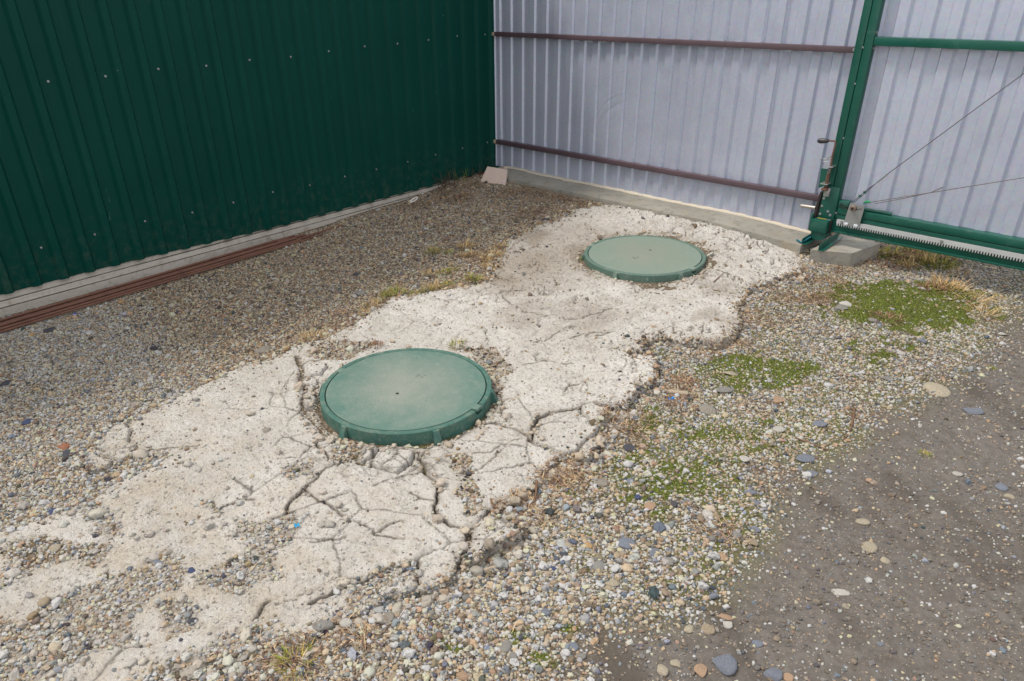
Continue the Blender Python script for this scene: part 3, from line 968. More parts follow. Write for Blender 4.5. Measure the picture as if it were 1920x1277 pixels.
# chips broken off the slab, along cracks, edges and round the frames
def chips(x, y, mud, moss, dout, pat):
    w = .35 * np.exp(-(np.hypot(x - C1[0], y - C1[1]) - R1 - .02) ** 2 / .002) + .3 * np.exp(-(np.hypot(x - C2[0], y - C2[1]) - R2 - .02) ** 2 / .002)
    w = w + .14 * S((pat + .03) / .04)
    w = w + .12 * np.exp(-np.abs(dout) / .03) + .025 * S((-3.15 - y) / .3) * (dout > 0)
    for c, ww, dep in CRACKS:
        if dep >= .03:
            w = w + .25 * np.exp(-(poly_dist(x, y, c, False) / .018) ** 2)
    return w
scatter(.012, .010, .35, chips, .3, tint=lin(192, 184, 172)[:3])
scatter(.030, .022, .30, chips, .3, tint=lin(192, 184, 172)[:3])

pts, scl, rot, colr, idx = map(np.concatenate, (pts, scl, rot, colr, idx))
print('pebbles', len(pts))
gm = bpy.data.meshes.new('gravel')
gm.vertices.add(len(pts))
gm.vertices.foreach_set('co', pts.astype(np.float32).ravel())
set_attr(gm, 'scl', 'FLOAT_VECTOR', scl)
set_attr(gm, 'rot', 'FLOAT_VECTOR', rot)
set_attr(gm, 'col', 'FLOAT_COLOR', colr)
set_attr(gm, 'idx', 'INT', idx)
gravel = bpy.data.objects.new('gravel', gm)
COL.objects.link(gravel)
gm.materials.append(M_PEB)
gravel['kind'] = 'stuff'
ng = bpy.data.node_groups.new('pebbles', 'GeometryNodeTree')
ng.interface.new_socket('Geometry', in_out='INPUT', socket_type='NodeSocketGeometry')
ng.interface.new_socket('Geometry', in_out='OUTPUT', socket_type='NodeSocketGeometry')
N, L = ng.nodes, ng.links
gi, go = N.new('NodeGroupInput'), N.new('NodeGroupOutput')
iop = N.new('GeometryNodeInstanceOnPoints')
iop.inputs['Pick Instance'].default_value = True
g2i = N.new('GeometryNodeGeometryToInstance')
for k in range(8):
    ico = N.new('GeometryNodeMeshIcoSphere')
    ico.inputs['Subdivisions'].default_value = 3 if k < 4 else 2
    ico.inputs['Radius'].default_value = 1.0
    nz = N.new('ShaderNodeTexNoise')
    nz.noise_dimensions = '4D'
    nz.inputs['Scale'].default_value = 1.0 + .14 * k
    nz.inputs['Detail'].default_value = 1.5
    nz.inputs['W'].default_value = 3.7 * k
    mr = N.new('ShaderNodeVectorMath')
    mr.operation = 'MULTIPLY_ADD'
    mr.inputs[1].default_value = (1.8, 1.8, 1.8)
    mr.inputs[2].default_value = (-.9, -.9, -.9)
    L.new(nz.outputs['Color'], mr.inputs[0])
    sp = N.new('GeometryNodeSetPosition')
    L.new(ico.outputs['Mesh'], sp.inputs['Geometry'])
    L.new(mr.outputs[0], sp.inputs['Offset'])
    sm = N.new('GeometryNodeSetShadeSmooth')
    sm.inputs['Shade Smooth'].default_value = k != 6
    L.new(sp.outputs[0], sm.inputs['Geometry'])
    mt = N.new('GeometryNodeSetMaterial')
    mt.inputs['Material'].default_value = M_PEB
    L.new(sm.outputs[0], mt.inputs['Geometry'])
    L.new(mt.outputs[0], g2i.inputs[0])
def named(nm, typ):
    a = N.new('GeometryNodeInputNamedAttribute')
    a.data_type = typ
    a.inputs['Name'].default_value = nm
    return a.outputs['Attribute']
L.new(gi.outputs[0], iop.inputs['Points'])
L.new(g2i.outputs[0], iop.inputs['Instance'])
L.new(named('idx', 'INT'), iop.inputs['Instance Index'])
L.new(named('rot', 'FLOAT_VECTOR'), iop.inputs['Rotation'])
L.new(named('scl', 'FLOAT_VECTOR'), iop.inputs['Scale'])
L.new(iop.outputs[0], go.inputs[0])
gravel.modifiers.new('pebbles', 'NODES').node_group = ng

# ------------------------------------------------------------------ moss, needles, grass
def blades(name, x, y, z, ang, length, width, lean, col, kind='stuff', bend=.3):
    """flat tapering blades: each a quad and a tip"""
    n = len(x)
    dx, dy = np.cos(ang), np.sin(ang)
    px_, py_ = -dy, dx
    b = np.c_[x, y, z]
    hd, vd = np.sin(lean), np.cos(lean)
    m = b + np.c_[dx * hd, dy * hd, vd] * (length * .55)[:, None]
    l2 = np.minimum(lean + bend, 1.62)
    t = m + np.c_[dx * np.sin(l2), dy * np.sin(l2), np.cos(l2)] * (length * .45)[:, None]
    w = np.c_[px_, py_, np.zeros(n)] * (width / 2)[:, None]
    V = np.stack([b - w, b + w, m + w * .8, m - w * .8, t], 1).reshape(-1, 3)
    o = np.arange(n)[:, None] * 5
    F = np.concatenate([o + [[0, 1, 2]], o + [[0, 2, 3]], o + [[3, 2, 4]]])
    me = np_mesh(name, V, F)
    set_attr(me, 'col', 'FLOAT_COLOR', np.repeat(np.c_[col, np.ones(n)], 5, 0))
    return me

def pick(cols, n, jit=.18):
    c = np.array([lin(*q)[:3] for q in cols])[rng.integers(0, len(cols), n)]
    return c * np.exp(rng.normal(0, jit, n))[:, None]

x, y = jitter(.0043, (2.2, 4.3, -3.4, .3))
k = in_view(x, y, 60)
x, y = x[k], y[k]
w = moss_w(x, y) * (slab_lookup(DOUT2, x, y, -1.0) < 0)
k = rng.random(len(x)) < w * .85
x, y = x[k], y[k]
n = len(x)
me = blades('moss', x, y, ground_h(x, y), rng.uniform(0, 6.28, n), rng.uniform(.004, .008, n), rng.uniform(.002, .0032, n), rng.uniform(.1, 1.0, n),
            pick([(72, 86, 18), (96, 110, 28), (118, 130, 42), (88, 90, 28)], n))
link('moss', me, M_LEAF, None, 0, kind='stuff')

# rusty brown dead needles and stalks strewn over the gravel
xs, ys = [], []
for c, r in zip(NEED, NEEDR):
    m = int(10500 * r ** 1.5)
    xs.append(c[0] + rng.normal(0, r * .55, m))
    ys.append(c[1] + rng.normal(0, r * .55, m))
xs.append(rng.uniform(.1, 3.6, 2600))
ys.append(rng.uniform(-4.5, .3, 2600))
x, y = np.concatenate(xs), np.concatenate(ys)
k = ~blocked(x, y) & (x > .03) & (x < 4.7) & (y < .9) & ((slab_lookup(DOUT2, x, y, -1.0) < .03) | (rng.random(len(x)) < .05))
x, y = x[k], y[k]
n = len(x)
me = blades('dead_needles', x, y, surf(x, y)[0] + rng.uniform(.002, .010, n), rng.uniform(0, 6.28, n), rng.uniform(.010, .045, n), rng.uniform(.0012, .0030, n),
            np.clip(rng.normal(1.45, .2, n), .8, 1.6), pick([(122, 94, 70), (98, 70, 52), (156, 130, 100), (84, 64, 52), (182, 158, 122)], n), bend=.15)
link('dead_needles', me, M_LEAF, None, 0, kind='stuff')

# grass tufts: dry bunches along the slab edge and by the gate
def tuft_mesh(nb, spread, hgt, cols, seed, lean=.5):
    global rng
    keep, rng = rng, np.random.default_rng(seed)
    a = rng.uniform(0, 6.28, nb)
    r = spread * np.sqrt(rng.random(nb)) * .5
    me = blades('grass_tuft', r * np.cos(a), r * np.sin(a), np.full(nb, -.004), a + rng.normal(0, .7, nb), hgt * rng.uniform(.4, 1.1, nb),
                rng.uniform(.0014, .0028, nb), np.abs(rng.normal(lean, .32, nb)), pick(cols, nb), bend=.5)
    me.materials.append(M_LEAF)
    rng = keep
    return me
STRAW = [(188, 160, 108), (164, 134, 84), (142, 110, 70), (178, 154, 110)]
GREEN = [(120, 128, 44), (96, 108, 34), (150, 142, 62), (170, 144, 76)]
REDDY = [(138, 102, 78), (112, 80, 60), (160, 126, 96), (100, 74, 60)]
T_STRAW = [tuft_mesh(110, .07, .055, STRAW, 1), tuft_mesh(80, .05, .05, STRAW, 2)]
T_GREEN = [tuft_mesh(110, .06, .05, GREEN, 3), tuft_mesh(80, .045, .045, GREEN, 4)]
T_RED = [tuft_mesh(120, .08, .04, REDDY, 5, .8), tuft_mesh(90, .05, .035, REDDY, 6, .7)]
T_TALL = [tuft_mesh(90, .10, .11, STRAW, 7, 1.0), tuft_mesh(70, .09, .09, STRAW, 8, 1.05)]
LEFT_EDGE = 'grass tufts along the left edge of the slab'
TUFTS = [  # photo pixel of the foot, meshes, scale, label, group
    ((812, 474), T_GREEN, 1.0, 'small green grass tuft standing alone farthest out in the left gravel', LEFT_EDGE),
    ((842, 475), T_GREEN, .8, 'tiny green tuft in gravel just right of the outermost tuft', LEFT_EDGE),
    ((873, 464), T_STRAW, 1.0, 'straw coloured tuft in gravel highest of the left tufts', LEFT_EDGE),
    ((868, 480), T_STRAW, .8, 'low straw tuft in the gravel below the highest left tuft', LEFT_EDGE),
    ((884, 479), T_STRAW, .8, 'straw tuft between gravel and the far slab edge', LEFT_EDGE),
    ((940, 464), T_STRAW, 1.2, 'pale straw tuft against the slab corner left of the far cover', LEFT_EDGE),
    ((925, 482), T_STRAW, 1.1, 'second straw tuft from the top touching the slab edge', LEFT_EDGE),
    ((912, 490), T_STRAW, 1.0, 'straw tuft on the gravel beside the slab bay', LEFT_EDGE),
    ((922, 506), T_STRAW, 1.0, 'straw tuft tucked in the bay of the slab edge', LEFT_EDGE),
    ((847, 508), T_GREEN, .9, 'yellow green tuft in gravel midway to the slab', LEFT_EDGE),
    ((832, 512), T_GREEN, .8, 'dark green tuft in gravel just left of a yellow one', LEFT_EDGE),
    ((887, 526), T_GREEN, 1.3, 'largest green and straw tuft leaning on the slab edge', LEFT_EDGE),
    ((907, 524), T_RED, .9, 'reddish dry tuft right of the largest green one', LEFT_EDGE),
    ((813, 540), T_STRAW, 1.3, 'broad straw tuft at the slab edge above a green row', LEFT_EDGE),
    ((838, 537), T_GREEN, .9, 'green tuft right of the broad straw one', LEFT_EDGE),
    ((803, 548), T_GREEN, 1.0, 'green tuft at the foot of the broad straw one', LEFT_EDGE),
    ((742, 553), T_GREEN, 1.2, 'green tuft in a row on the straight slab edge', LEFT_EDGE),
    ((726, 559), T_GREEN, 1.1, 'green tuft at the left end of the row on the slab edge', LEFT_EDGE),
    ((777, 555), T_GREEN, .8, 'small green tuft at the right end of the row', LEFT_EDGE),
    ((750, 540), T_RED, .9, 'brown dry tuft in gravel behind the green row', LEFT_EDGE),
    ((807, 514), T_STRAW, .9, 'straw tuft in open gravel behind the broad one', LEFT_EDGE),
    ((700, 574), T_STRAW, 1.1, 'straw tuft where the slab edge bends down left', LEFT_EDGE),
    ((690, 588), T_STRAW, .9, 'straw tuft below the bend of the slab edge', LEFT_EDGE),
    ((712, 568), T_GREEN, .7, 'tiny green tuft just above the bend of the slab edge', LEFT_EDGE),
    ((587, 636), T_STRAW, 1.0, 'golden tuft at the slab edge nearest the front cover', LEFT_EDGE),
    ((640, 590), T_RED, .9, 'brown tuft alone in gravel left of the bend', LEFT_EDGE),
    ((857, 654), T_GREEN, .8, 'small green weed tuft behind the rim of the front cover', None),
    ((703, 652), T_RED, .9, 'rust brown dry tuft behind the front cover', None),
    ((1092, 487), T_GREEN, .6, 'tiny moss green tuft at the left lug of the far cover', None),
    ((1820, 566), T_TALL, 1.0, 'tall bleached tuft right of the moss carpet, the largest', 'dry grass by the moss carpet'),
    ((1792, 548), T_TALL, .9, 'bleached tuft just above left of the largest one by the moss', 'dry grass by the moss carpet'),
    ((1748, 545), T_RED, 1.6, 'red brown tuft on the upper edge of the moss carpet', 'dry grass by the moss carpet'),
    ((1770, 540), T_STRAW, 1.4, 'straw tuft between red brown and bleached ones by the moss', 'dry grass by the moss carpet'),
    ((1806, 516), T_TALL, .8, 'bleached tuft under the gate rail next to bare mud', 'dry grass by the moss carpet'),
    ((1840, 590), T_TALL, .8, 'lowest bleached tuft beside the mud right of the moss', 'dry grass by the moss carpet'),
    ((1866, 565), T_TALL, .7, 'rightmost thin bleached tuft reaching over the mud', 'dry grass by the moss carpet'),
    ((1663, 602), T_RED, 1.2, 'red brown tuft standing in the lower edge of the moss', 'dry grass by the moss carpet'),
    ((1535, 570), T_RED, 1.2, 'red brown tuft at the left tip of the moss carpet', 'dry grass by the moss carpet'),
    ((1502, 524), T_RED, 1.2, 'brown tuft against the right corner of the slab', None),
    ((1280, 720), T_RED, 1.2, 'rust red tuft at the slab edge above the mossy gravel', None),
    ((1278, 765), T_RED, .9, 'rust red tuft beside the small wooden stick', None),
    ((1395, 605), T_RED, .9, 'brown tuft under the right flank of the slab', None),
    ((1660, 478), T_GREEN, 1.6, 'green tuft right of the concrete footing block', 'grass below the gate rail'),
    ((1690, 482), T_RED, 1.8, 'brown tuft second from the footing block below the rail', 'grass below the gate rail'),
    ((1715, 475), T_GREEN, 1.6, 'green tuft close under the gate rail', 'grass below the gate rail'),
    ((1735, 492), T_STRAW, 1.6, 'straw tuft in the middle below the gate rail', 'grass below the gate rail'),
    ((1760, 500), T_GREEN, 1.6, 'green tuft right of the middle straw one below the rail', 'grass below the gate rail'),
    ((1700, 500), T_STRAW, 1.5, 'straw tuft in front of the brown one below the rail', 'grass below the gate rail'),
    ((1650, 500), T_RED, 1.5, 'brown tuft in front of the footing block corner', 'grass below the gate rail'),
    ((1780, 488), T_RED, 1.4, 'brown tuft nearest the mud below the gate rail', 'grass below the gate rail'),
    ((557, 1245), T_GREEN, 1.0, 'green and brown tuft in the litter at the bottom slab edge', None),
    ((870, 368), T_RED, 1.2, 'brown tuft in gravel before the leaning tile', None),
    ((1050, 372), T_RED, 1.2, 'brown tuft at the foot of the fence kerb', None),
    ((1860, 690), T_GREEN, .4, 'lone tiny green sprig on the bare mud', None),
    ((1733, 852), T_GREEN, .45, 'tiny yellow green sprig on the mud lower down', None),
]
for k, (p, ms, sc, lab, grp) in enumerate(TUFTS):
    q = G([p])[0]
    o = bpy.data.objects.new('grass_tuft', ms[k % 2])
    COL.objects.link(o)
    h = float(surf(np.array([q[0]]), np.array([q[1]]))[0][0])
    o.location = (q[0], q[1], h)
    o.rotation_euler = (0, 0, rng.uniform(0, 6.28))
    o.scale = (sc * 1.3, sc * 1.3, sc * rng.uniform(.8, 1.1))
    tag(o, lab, 'grass tuft', grp)

# ------------------------------------------------------------------ profiled sheet
def sheet(name, prof, u0, u1, z0, z1, place, m, parent, t=.0012, seed=0, bow=.0012, zs=10):
    """prof: list of (offset, depth) over one period; place(u, depth, z) -> point; the sheet has real thickness"""
    per = prof[-1][0]
    us = []
    k = math.floor(u0 / per) - 1
    while k * per < u1 + per:
        for (o, d) in prof[:-1]:
            us.append((k * per + o, d))
        k += 1
    def dep(u):
        for a, b in zip(us[:-1], us[1:]):
            if a[0] <= u <= b[0] + 1e-9:
                return a[1] + (b[1] - a[1]) * (u - a[0]) / max(b[0] - a[0], 1e-9)
        return 0
    line = [(u0, dep(u0))] + [q for q in us if u0 + .002 < q[0] < u1 - .002] + [(u1, dep(u1))]
    # a midpoint on wide flats, so that the sheet can pillow slightly
    full = []
    for a, b in zip(line[:-1], line[1:]):
        full.append(a)
        if b[0] - a[0] > .025:
            full.append(((a[0] + b[0]) / 2, (a[1] + b[1]) / 2))
    full.append(line[-1])
    U, D = np.array([q[0] for q in full]), np.array([q[1] for q in full])
    Z = np.linspace(z0, z1, zs + 1)
    v, n, m_ = [], len(U), len(Z)
    for s in (0, -t):
        for j, zz in enumerate(Z):
            w = bow * fbm(U * 4 + 31 * seed, np.full(n, zz * 2.2), 3, seed) + .0006 * fbm(U * 14, np.full(n, zz * 9), 2, seed + 3)
            for i in range(n):
                v.append(place(U[i], D[i] + w[i] + s, zz))
    f = []
    for j in range(m_ - 1):
        for i in range(n - 1):
            a = j * n + i
            f.append((a, a + 1, a + n + 1, a + n))
            b = a + m_ * n
            f.append((b, b + n, b + n + 1, b + 1))
    for i in range(n - 1):
        for j in (0, (m_ - 1) * n):
            a, b = j + i, j + i + m_ * n
            f.append((a, b, b + 1, a + 1))
    for j in range(m_ - 1):
        for i in (0, n - 1):
            a, b = j * n + i, j * n + i + m_ * n
            f.append((a, a + n, b + n, b))
    mb = MB()
    mb.v, mb.f = v, f
    return mb.build(name, m, parent, 20)

def screw_mesh():
    mb = MB()
    mb.tube([(0, 0, -.002), (0, 0, .0018), (0, 0, .0022)], [.0085, .0085, .0070], 10)
    mb.tube([(0, 0, .002), (0, 0, .0065), (0, 0, .0075)], [.0045, .0045, .0036], 6)
    me = bpy.data.meshes.new('screw')
    me.from_pydata(mb.v, [], mb.f)
    me.materials.append(M_STEEL)
    return me
SCREW = screw_mesh()
def put_screw(p, q, parent, s=1.0, name='screw'):
    o = bpy.data.objects.new(name, SCREW)
    COL.objects.link(o)
    o.parent = parent
    o.matrix_parent_inverse = parent.matrix_world.inverted()
    o.location = p
    o.rotation_mode = 'QUATERNION'
    o.rotation_quaternion = Vector(q).to_track_quat('Z', 'Y')
    o.scale = (s, s, s)
    return o

# ------------------------------------------------------------------ the green shed
shed = thing('metal_shed', 'shed wall of dark green ribbed sheet on a pale concrete base', 'shed', (-1.2, -3.2, 0))
PER = .275 / 2
GPROF = [(0, 0), (.016, .021), (.050, .021), (.062, 0), (PER, 0)]
Y0 = -.1008 - .1005                           # the first rib edge after a screw, so that screws sit in the valleys
def rib_phase(u):
    return u
edges = [-8.0, -6.6, -5.5, -4.4, -3.3, -2.2, -1.1, .06]
for k in range(len(edges) - 1):
    lap = .0016 * (k % 2)
    sheet('cladding_sheet', GPROF, edges[k] - Y0, edges[k + 1] + .03 - Y0 if k < len(edges) - 2 else edges[k + 1] - Y0, .088 - .003 * k * 0, 2.16,
          (lambda u, d, zz, lap=lap: (d + lap, u + Y0, zz + (.026 * float(S((-1.9 - u - Y0) / 1.4)) if zz < .2 else 0))), M_SHED, shed, seed=k, bow=.0016)
for r_z, off in ((1.0825, -.1008), (.3036, -.0917)):
    for k in range(15):
        yy = off - .275 * k
        put_screw((.0035, yy + rng.normal(0, .004), r_z + rng.normal(0, .004)), (1, 0, 0), shed, .7)
for k, (z0, z1, dx) in enumerate(((.081, .150, -.006), (.045, .0745, -.003), (-.15, .0385, -.006))):
    mb = MB()
    n = 60
    ys = np.linspace(-8, .05, n + 1)
    wob = dx + .003 * fbm(ys * 2, ys * 0 + k, 3, 5)
    zt = z1 + .002 * fbm(ys * 3, ys * 0 + k, 2, 9)
    v = []
    for i in range(n + 1):
        v += [(-.12, ys[i], z0), (wob[i], ys[i], z0), (wob[i] - .0015, ys[i], zt[i]), (-.12, ys[i], zt[i])]
    f = [(i * 4 + a, i * 4 + (a + 1) % 4, i * 4 + 4 + (a + 1) % 4, i * 4 + 4 + a) for i in range(n) for a in range(4)] + [(0, 1, 2, 3), (n * 4 + 3, n * 4 + 2, n * 4 + 1, n * 4)]
    mb.add(v, f).build('foundation_course', M_BASE, shed, 30)
MB().box(-3.0, -.14, -8, .05, -.2, .16).build('foundation', M_BASE, shed)
MB().box(-3.0, -.03, -7.98, .045, .165, 2.14).build('wall_core', M_DARKIN, shed)
MB().prism([(-3.2, 2.9), (-3.2, 2.96), (.10, 2.20), (.10, 2.17), (-.02, 2.17)], 1, -8.1, .12).build('roof', M_ROOF, shed)

# ------------------------------------------------------------------ the galvanised fence
fence = thing('sheet_metal_fence', 'galvanised ribbed sheet fence with two brown rails meeting the green shed', 'fence', (1.35, 0, .1))
FP = .1138
ZPROF = [(0, 0), (.046, 0), (.057, -.0125), (FP - .008, -.0125), (FP, 0)]
FX = .588                                                # a dark slope in the photograph
fz = [.028, 1.062, 2.196, 2.664]
for k in range(3):
    lap = -.0032 * (k % 2)
    sheet('fence_sheet', ZPROF, fz[k] - FX, fz[k + 1] + (.03 if k < 2 else 0) - FX, .112, 2.05, (lambda u, d, zz, lap=lap: (u + FX, -d - .008 + lap, zz)), M_ZINC, fence, seed=20 + k)
MB().prism([(.004, -.036), (.030, -.012), (.030, -.010), (.002, -.034)], 2, .115, 2.05).build('corner_flashing', M_ZINC, fence, 20)
for z0, z1 in ((.293, .325), (1.066, 1.095), (1.86, 1.89)):
    MB().box(.046, 2.652, -.044, -.0105, z0, z1, .0015).build('rail', M_RAIL, fence)
    MB().box(.020, .0455, -.046, -.012, z0 + .002, z1 - .004, .002).build('rail_end_clip', M_PALEWOOD, fence)
for k in range(11):
    xx = .30 + FP * 2 * k
    if xx < 2.6:
        for zz in (1.0955, .3255):
            o = put_screw((xx, -.014, zz + .001), (0, 0, 1), fence, .55, 'rail_screw')
put_screw((2.638, -.0445, 1.081), (0, -1, 0), fence, 1.1, 'rail_bolt')

kerb = MB()
n = 90
xs = np.linspace(.17, 2.64, n + 1)
fy = -.232 + .012 * fbm(xs * 2.5, xs * 0, 4, 13)
ft = .112 + .006 * fbm(xs * 4, xs * 0 + 5, 4, 14) - .02 * S((xs - 2.1) / .6)
for_face = []
v = []
for i in range(n + 1):
    e = .005 * (1 + fbm(np.array([xs[i] * 14]), np.array([3.]), 3, 15)[0])
    v += [(xs[i], fy[i] + .012, -.15), (xs[i], fy[i], ft[i] - e - .012), (xs[i], fy[i] + e * .6, ft[i] - .003), (xs[i], fy[i] + .05, ft[i]), (xs[i], -.03, ft[i] + .006), (xs[i], .16, ft[i] + .006), (xs[i], .16, -.15)]
m7 = 7
f = [(i * m7 + a, i * m7 + (a + 1) % m7, (i + 1) * m7 + (a + 1) % m7, (i + 1) * m7 + a) for i in range(n) for a in range(m7)] + [tuple(range(m7)), tuple(n * m7 + a for a in range(m7))[::-1]]
kerb.add(v, f)
ko = kerb.build('concrete_kerb', M_POUR, None, 22)
tag(ko, 'low weathered concrete kerb running along the foot of the galvanised fence', 'kerb')
# pale dribble of mortar along the joint between kerb and sheets
mb = MB()
xs2 = np.linspace(.12, 2.6, 120)
yy = -.026 - .008 * (1 + fbm(xs2 * 9, xs2 * 0, 3, 17))
v = []
for i in range(120):
    zt = float(np.interp(xs2[i], xs, ft)) + .006
    v += [(xs2[i], yy[i], zt - .008), (xs2[i], yy[i] + .006, zt + .006), (xs2[i], -.002, zt + .009), (xs2[i], -.002, zt - .008)]
f = [(i * 4 + a, i * 4 + (a + 1) % 4, i * 4 + 4 + (a + 1) % 4, i * 4 + 4 + a) for i in range(119) for a in range(4)] + [(0, 1, 2, 3), (476 + 3, 476 + 2, 476 + 1, 476)]
mb.add(v, f).build('mortar_seam', mat('pale_mortar', lin(192, 182, 164), .95, 0, lambda t: t.bump(t.noise(60, 4), .5, .006)), ko, 40)

# ------------------------------------------------------------------ the sliding gate
gate = thing('sliding_gate', 'green framed sliding gate of galvanised ribbed sheet with toothed rack and crank lock', 'gate', (2.7, -.07, .15))
GX1 = 6.1
MB().box(2.657, 2.6965, -.100, -.060, .27, 2.1, .003).build('frame_post', M_GATE, gate)
MB().box(2.700, 2.742, -.102, -.062, .27, 2.1, .003).build('frame_post', M_GATE, gate)
MB().box(GX1, GX1 + .042, -.102, -.062, .27, 2.1, .003).build('frame_post', M_GATE, gate)
MB().box(2.743, GX1, -.100, -.0665, 1.110, 1.150, .003).build('cross_bar', M_GATE, gate)
MB().box(2.743, GX1, -.100, -.0665, 2.06, 2.10, .003).build('cross_bar', M_GATE, gate)
MB().box(2.743, GX1, -.100, -.050, .2595, .300, .006).build('bottom_tube', M_GATE, gate)
rb = MB()
rb.box(2.726, GX1, -.096, -.030, .236, .2575, .002)
rb.box(2.726, GX1, -.0915, -.030, .162, .2355, .002)
rb.box(2.726, GX1, -.098, -.0920, .157, .168, .0015)
rb.build('carriage_rail', M_GATE, gate)
P = [(2.7565, .2345), (2.7565, .214)]
xx, pit = 2.7565, .01257
while xx < 5.6:
    P += [(xx + .0022, .214), (xx + .0048, .1995), (xx + .0076, .1995), (xx + .0102, .214)]
    xx += pit
P += [(xx, .214), (xx, .2345)]
MB().prism(P, 1, -.106, -.0965).build('toothed_rack', M_RACK, gate, 25)
for xx in (2.785, 3.285, 3.785, 4.285):
    put_screw((xx, -.1062, .224), (0, -1, 0), gate, 1.0, 'rack_bolt')
MB().tube([(2.745, -.083, .309), (3.016, -.083, .309)], .0085, 10).build('stub_pipe', M_GATE, gate)
MB().box(2.744, 2.80, -.104, -.066, .3005, .338, .006).build('corner_gusset', M_GATE, gate)
GP = .1168
gxs = [2.712, 3.90, 5.05, GX1]
for k in range(3):
    sheet('gate_sheet', [(0, 0), (.047, 0), (.058, -.0125), (GP - .008, -.0125), (GP, 0)], gxs[k] - 2.812, gxs[k + 1] + (.03 if k < 2 else 0) - 2.812, .27, 2.08,
          (lambda u, d, zz, k=k: (u + 2.812, -d - .0605 + -.0032 * (k % 2), zz)), M_ZINC, gate, seed=30 + k)
for zz in (1.168, 1.098):
    put_screw((2.7415, -.082, zz), (1, 0, 0), gate, 1.0, 'frame_bolt')
for zz in (.66, 1.10, .93):
    put_screw((2.698, -.1005, zz), (0, -1, 0), gate, .55, 'frame_rivet')
# foot of the post: end plates, bolts, nose box
fp = MB().box(2.652, 2.738, -.1075, -.1025, .226, .405, .001).build('foot_plate', M_GATE, gate)
for p in ((2.668, .392), (2.664, .335), (2.662, .292), (2.661, .247), (2.716, .250), (2.70, .268)):
    put_screw((p[0], -.1078, p[1]), (0, -1, 0), fp, .85, 'bolt')
MB().prism([(2.622, .19), (2.634, .19), (2.652, .37), (2.640, .37)], 1, -.115, -.04).build('end_plate', M_DARK, gate, 20)
MB().box(2.624, 2.632, -.135, -.03, .150, .245, .001).build('side_plate', M_GATE, gate)
nb = MB().box(2.634, 2.724, -.148, -.06, .152, .222, .005).build('nose_box', M_GATE, gate)
MB().box(2.650, 2.700, -.110, -.104, .2222, .2240, 0).build('chipped_edge', mat('ochre_primer', lin(196, 160, 60), .8), nb)
MB().box(2.726, 2.732, -.112, -.05, .15, .215, .001).build('inner_plate', M_DARK, gate)
mb = MB().tube([(2.625, -.10, .273), (2.546, -.10, .270), (2.541, -.10, .2698)], [.0095, .0095, .0075], 14)
mb.build('lock_pin', mat('worn_steel', lin(164, 158, 150), .45, .6), gate)
# zinc plate that ties the cables
zp = MB().prism([(2.798, .226), (2.880, .222), (2.886, .333), (2.808, .338)], 1, -.1125, -.1085).build('tie_plate', M_STEEL, gate)
mb = MB().tube([(2.832, -.1125, .313), (2.832, -.128, .313), (2.832, -.131, .313)], [.0165, .0165, .013], 16)
mb.build('boss_nut', mat('tarnished_steel', lin(120, 106, 96), .6, .3), zp)
MB().tube([(2.832, -.1311, .313), (2.832, -.1318, .313)], .0075, 12).build('boss_hole_disc', mat('painted_hole_shade', lin(30, 26, 24), .9), zp)  # thin dark disc on the nut, its colour stands in for shade in the bore
MB().tube([(2.846, -.1165, .306), (2.874, -.1165, .317)], .0022, 6).build('split_pin', M_DARK, zp)
for xx in (2.811, 2.862):
    MB().box(xx - .011, xx + .011, -.1185, -.1060, .211, .228, .003).build('clip', mat('bright_zinc', lin(214, 218, 226), .3, .5), zp)
# cables
W = lambda px, yv=-.108: on_plane([px], 1, yv)[0]
p0, p1, p2, p3 = W((1601, 377)), W((1641, 345)), W((1666, 325)), W((1835, 200))
far_p = W((2250, -104))
cb = MB().tube([p2, (p2 + p3) / 2, p3, far_p], .0022, 6).build('cable', M_CABLE, gate)
a, b = p0, p1
MB().tube([a, a + (b - a) * .55 + [0, -.001, .004], b], .0017, 6).tube([a + [.004, 0, -.006], a + (b - a) * .5 + [.003, 0, -.005], b], .0017, 6).build('wire_loop', M_DARK, cb)
MB().tube([b, b + (p2 - b) * .18, b + (p2 - b) * .5, p2], [.0016, .0035, .0045, .0035], 8).build('thimble', M_STEEL, cb)
for t_ in (.30, .52):
    q = a + (b - a) * t_
    MB().box(q[0] - .007, q[0] + .007, q[1] - .006, q[1] + .004, q[2] - .006, q[2] + .006, .002).build('cable_clamp', M_GATE, cb)
MB().tube([W((1574, 384)), W((1576, 381)), W((1590, 388)), W((1588, 392)), W((1576, 388)), W((1574, 384))], .0022, 6).build('rope_eye', M_DARK, cb)
q0, q1 = W((1628, 380)), W((1920, 333))
q2 = W((2250, 282))
c2 = MB().tube([q0, (q0 + q1) / 2, q1, q2], .0022, 6).build('cable', M_CABLE, gate)
MB().tube([W((1640, 382)), W((1700, 371)), W((1745, 361)), W((1768, 351))], [.0020, .0020, .0022, .0026], 6).build('loose_cable_end', M_CABLE, c2)
MB().tube([W((1619, 381)), W((1626, 378)), W((1632, 380))], [.0045, .007, .0055], 8).build('painted_knot', mat('bright_green_paint', lin(10, 128, 78), .45), c2)
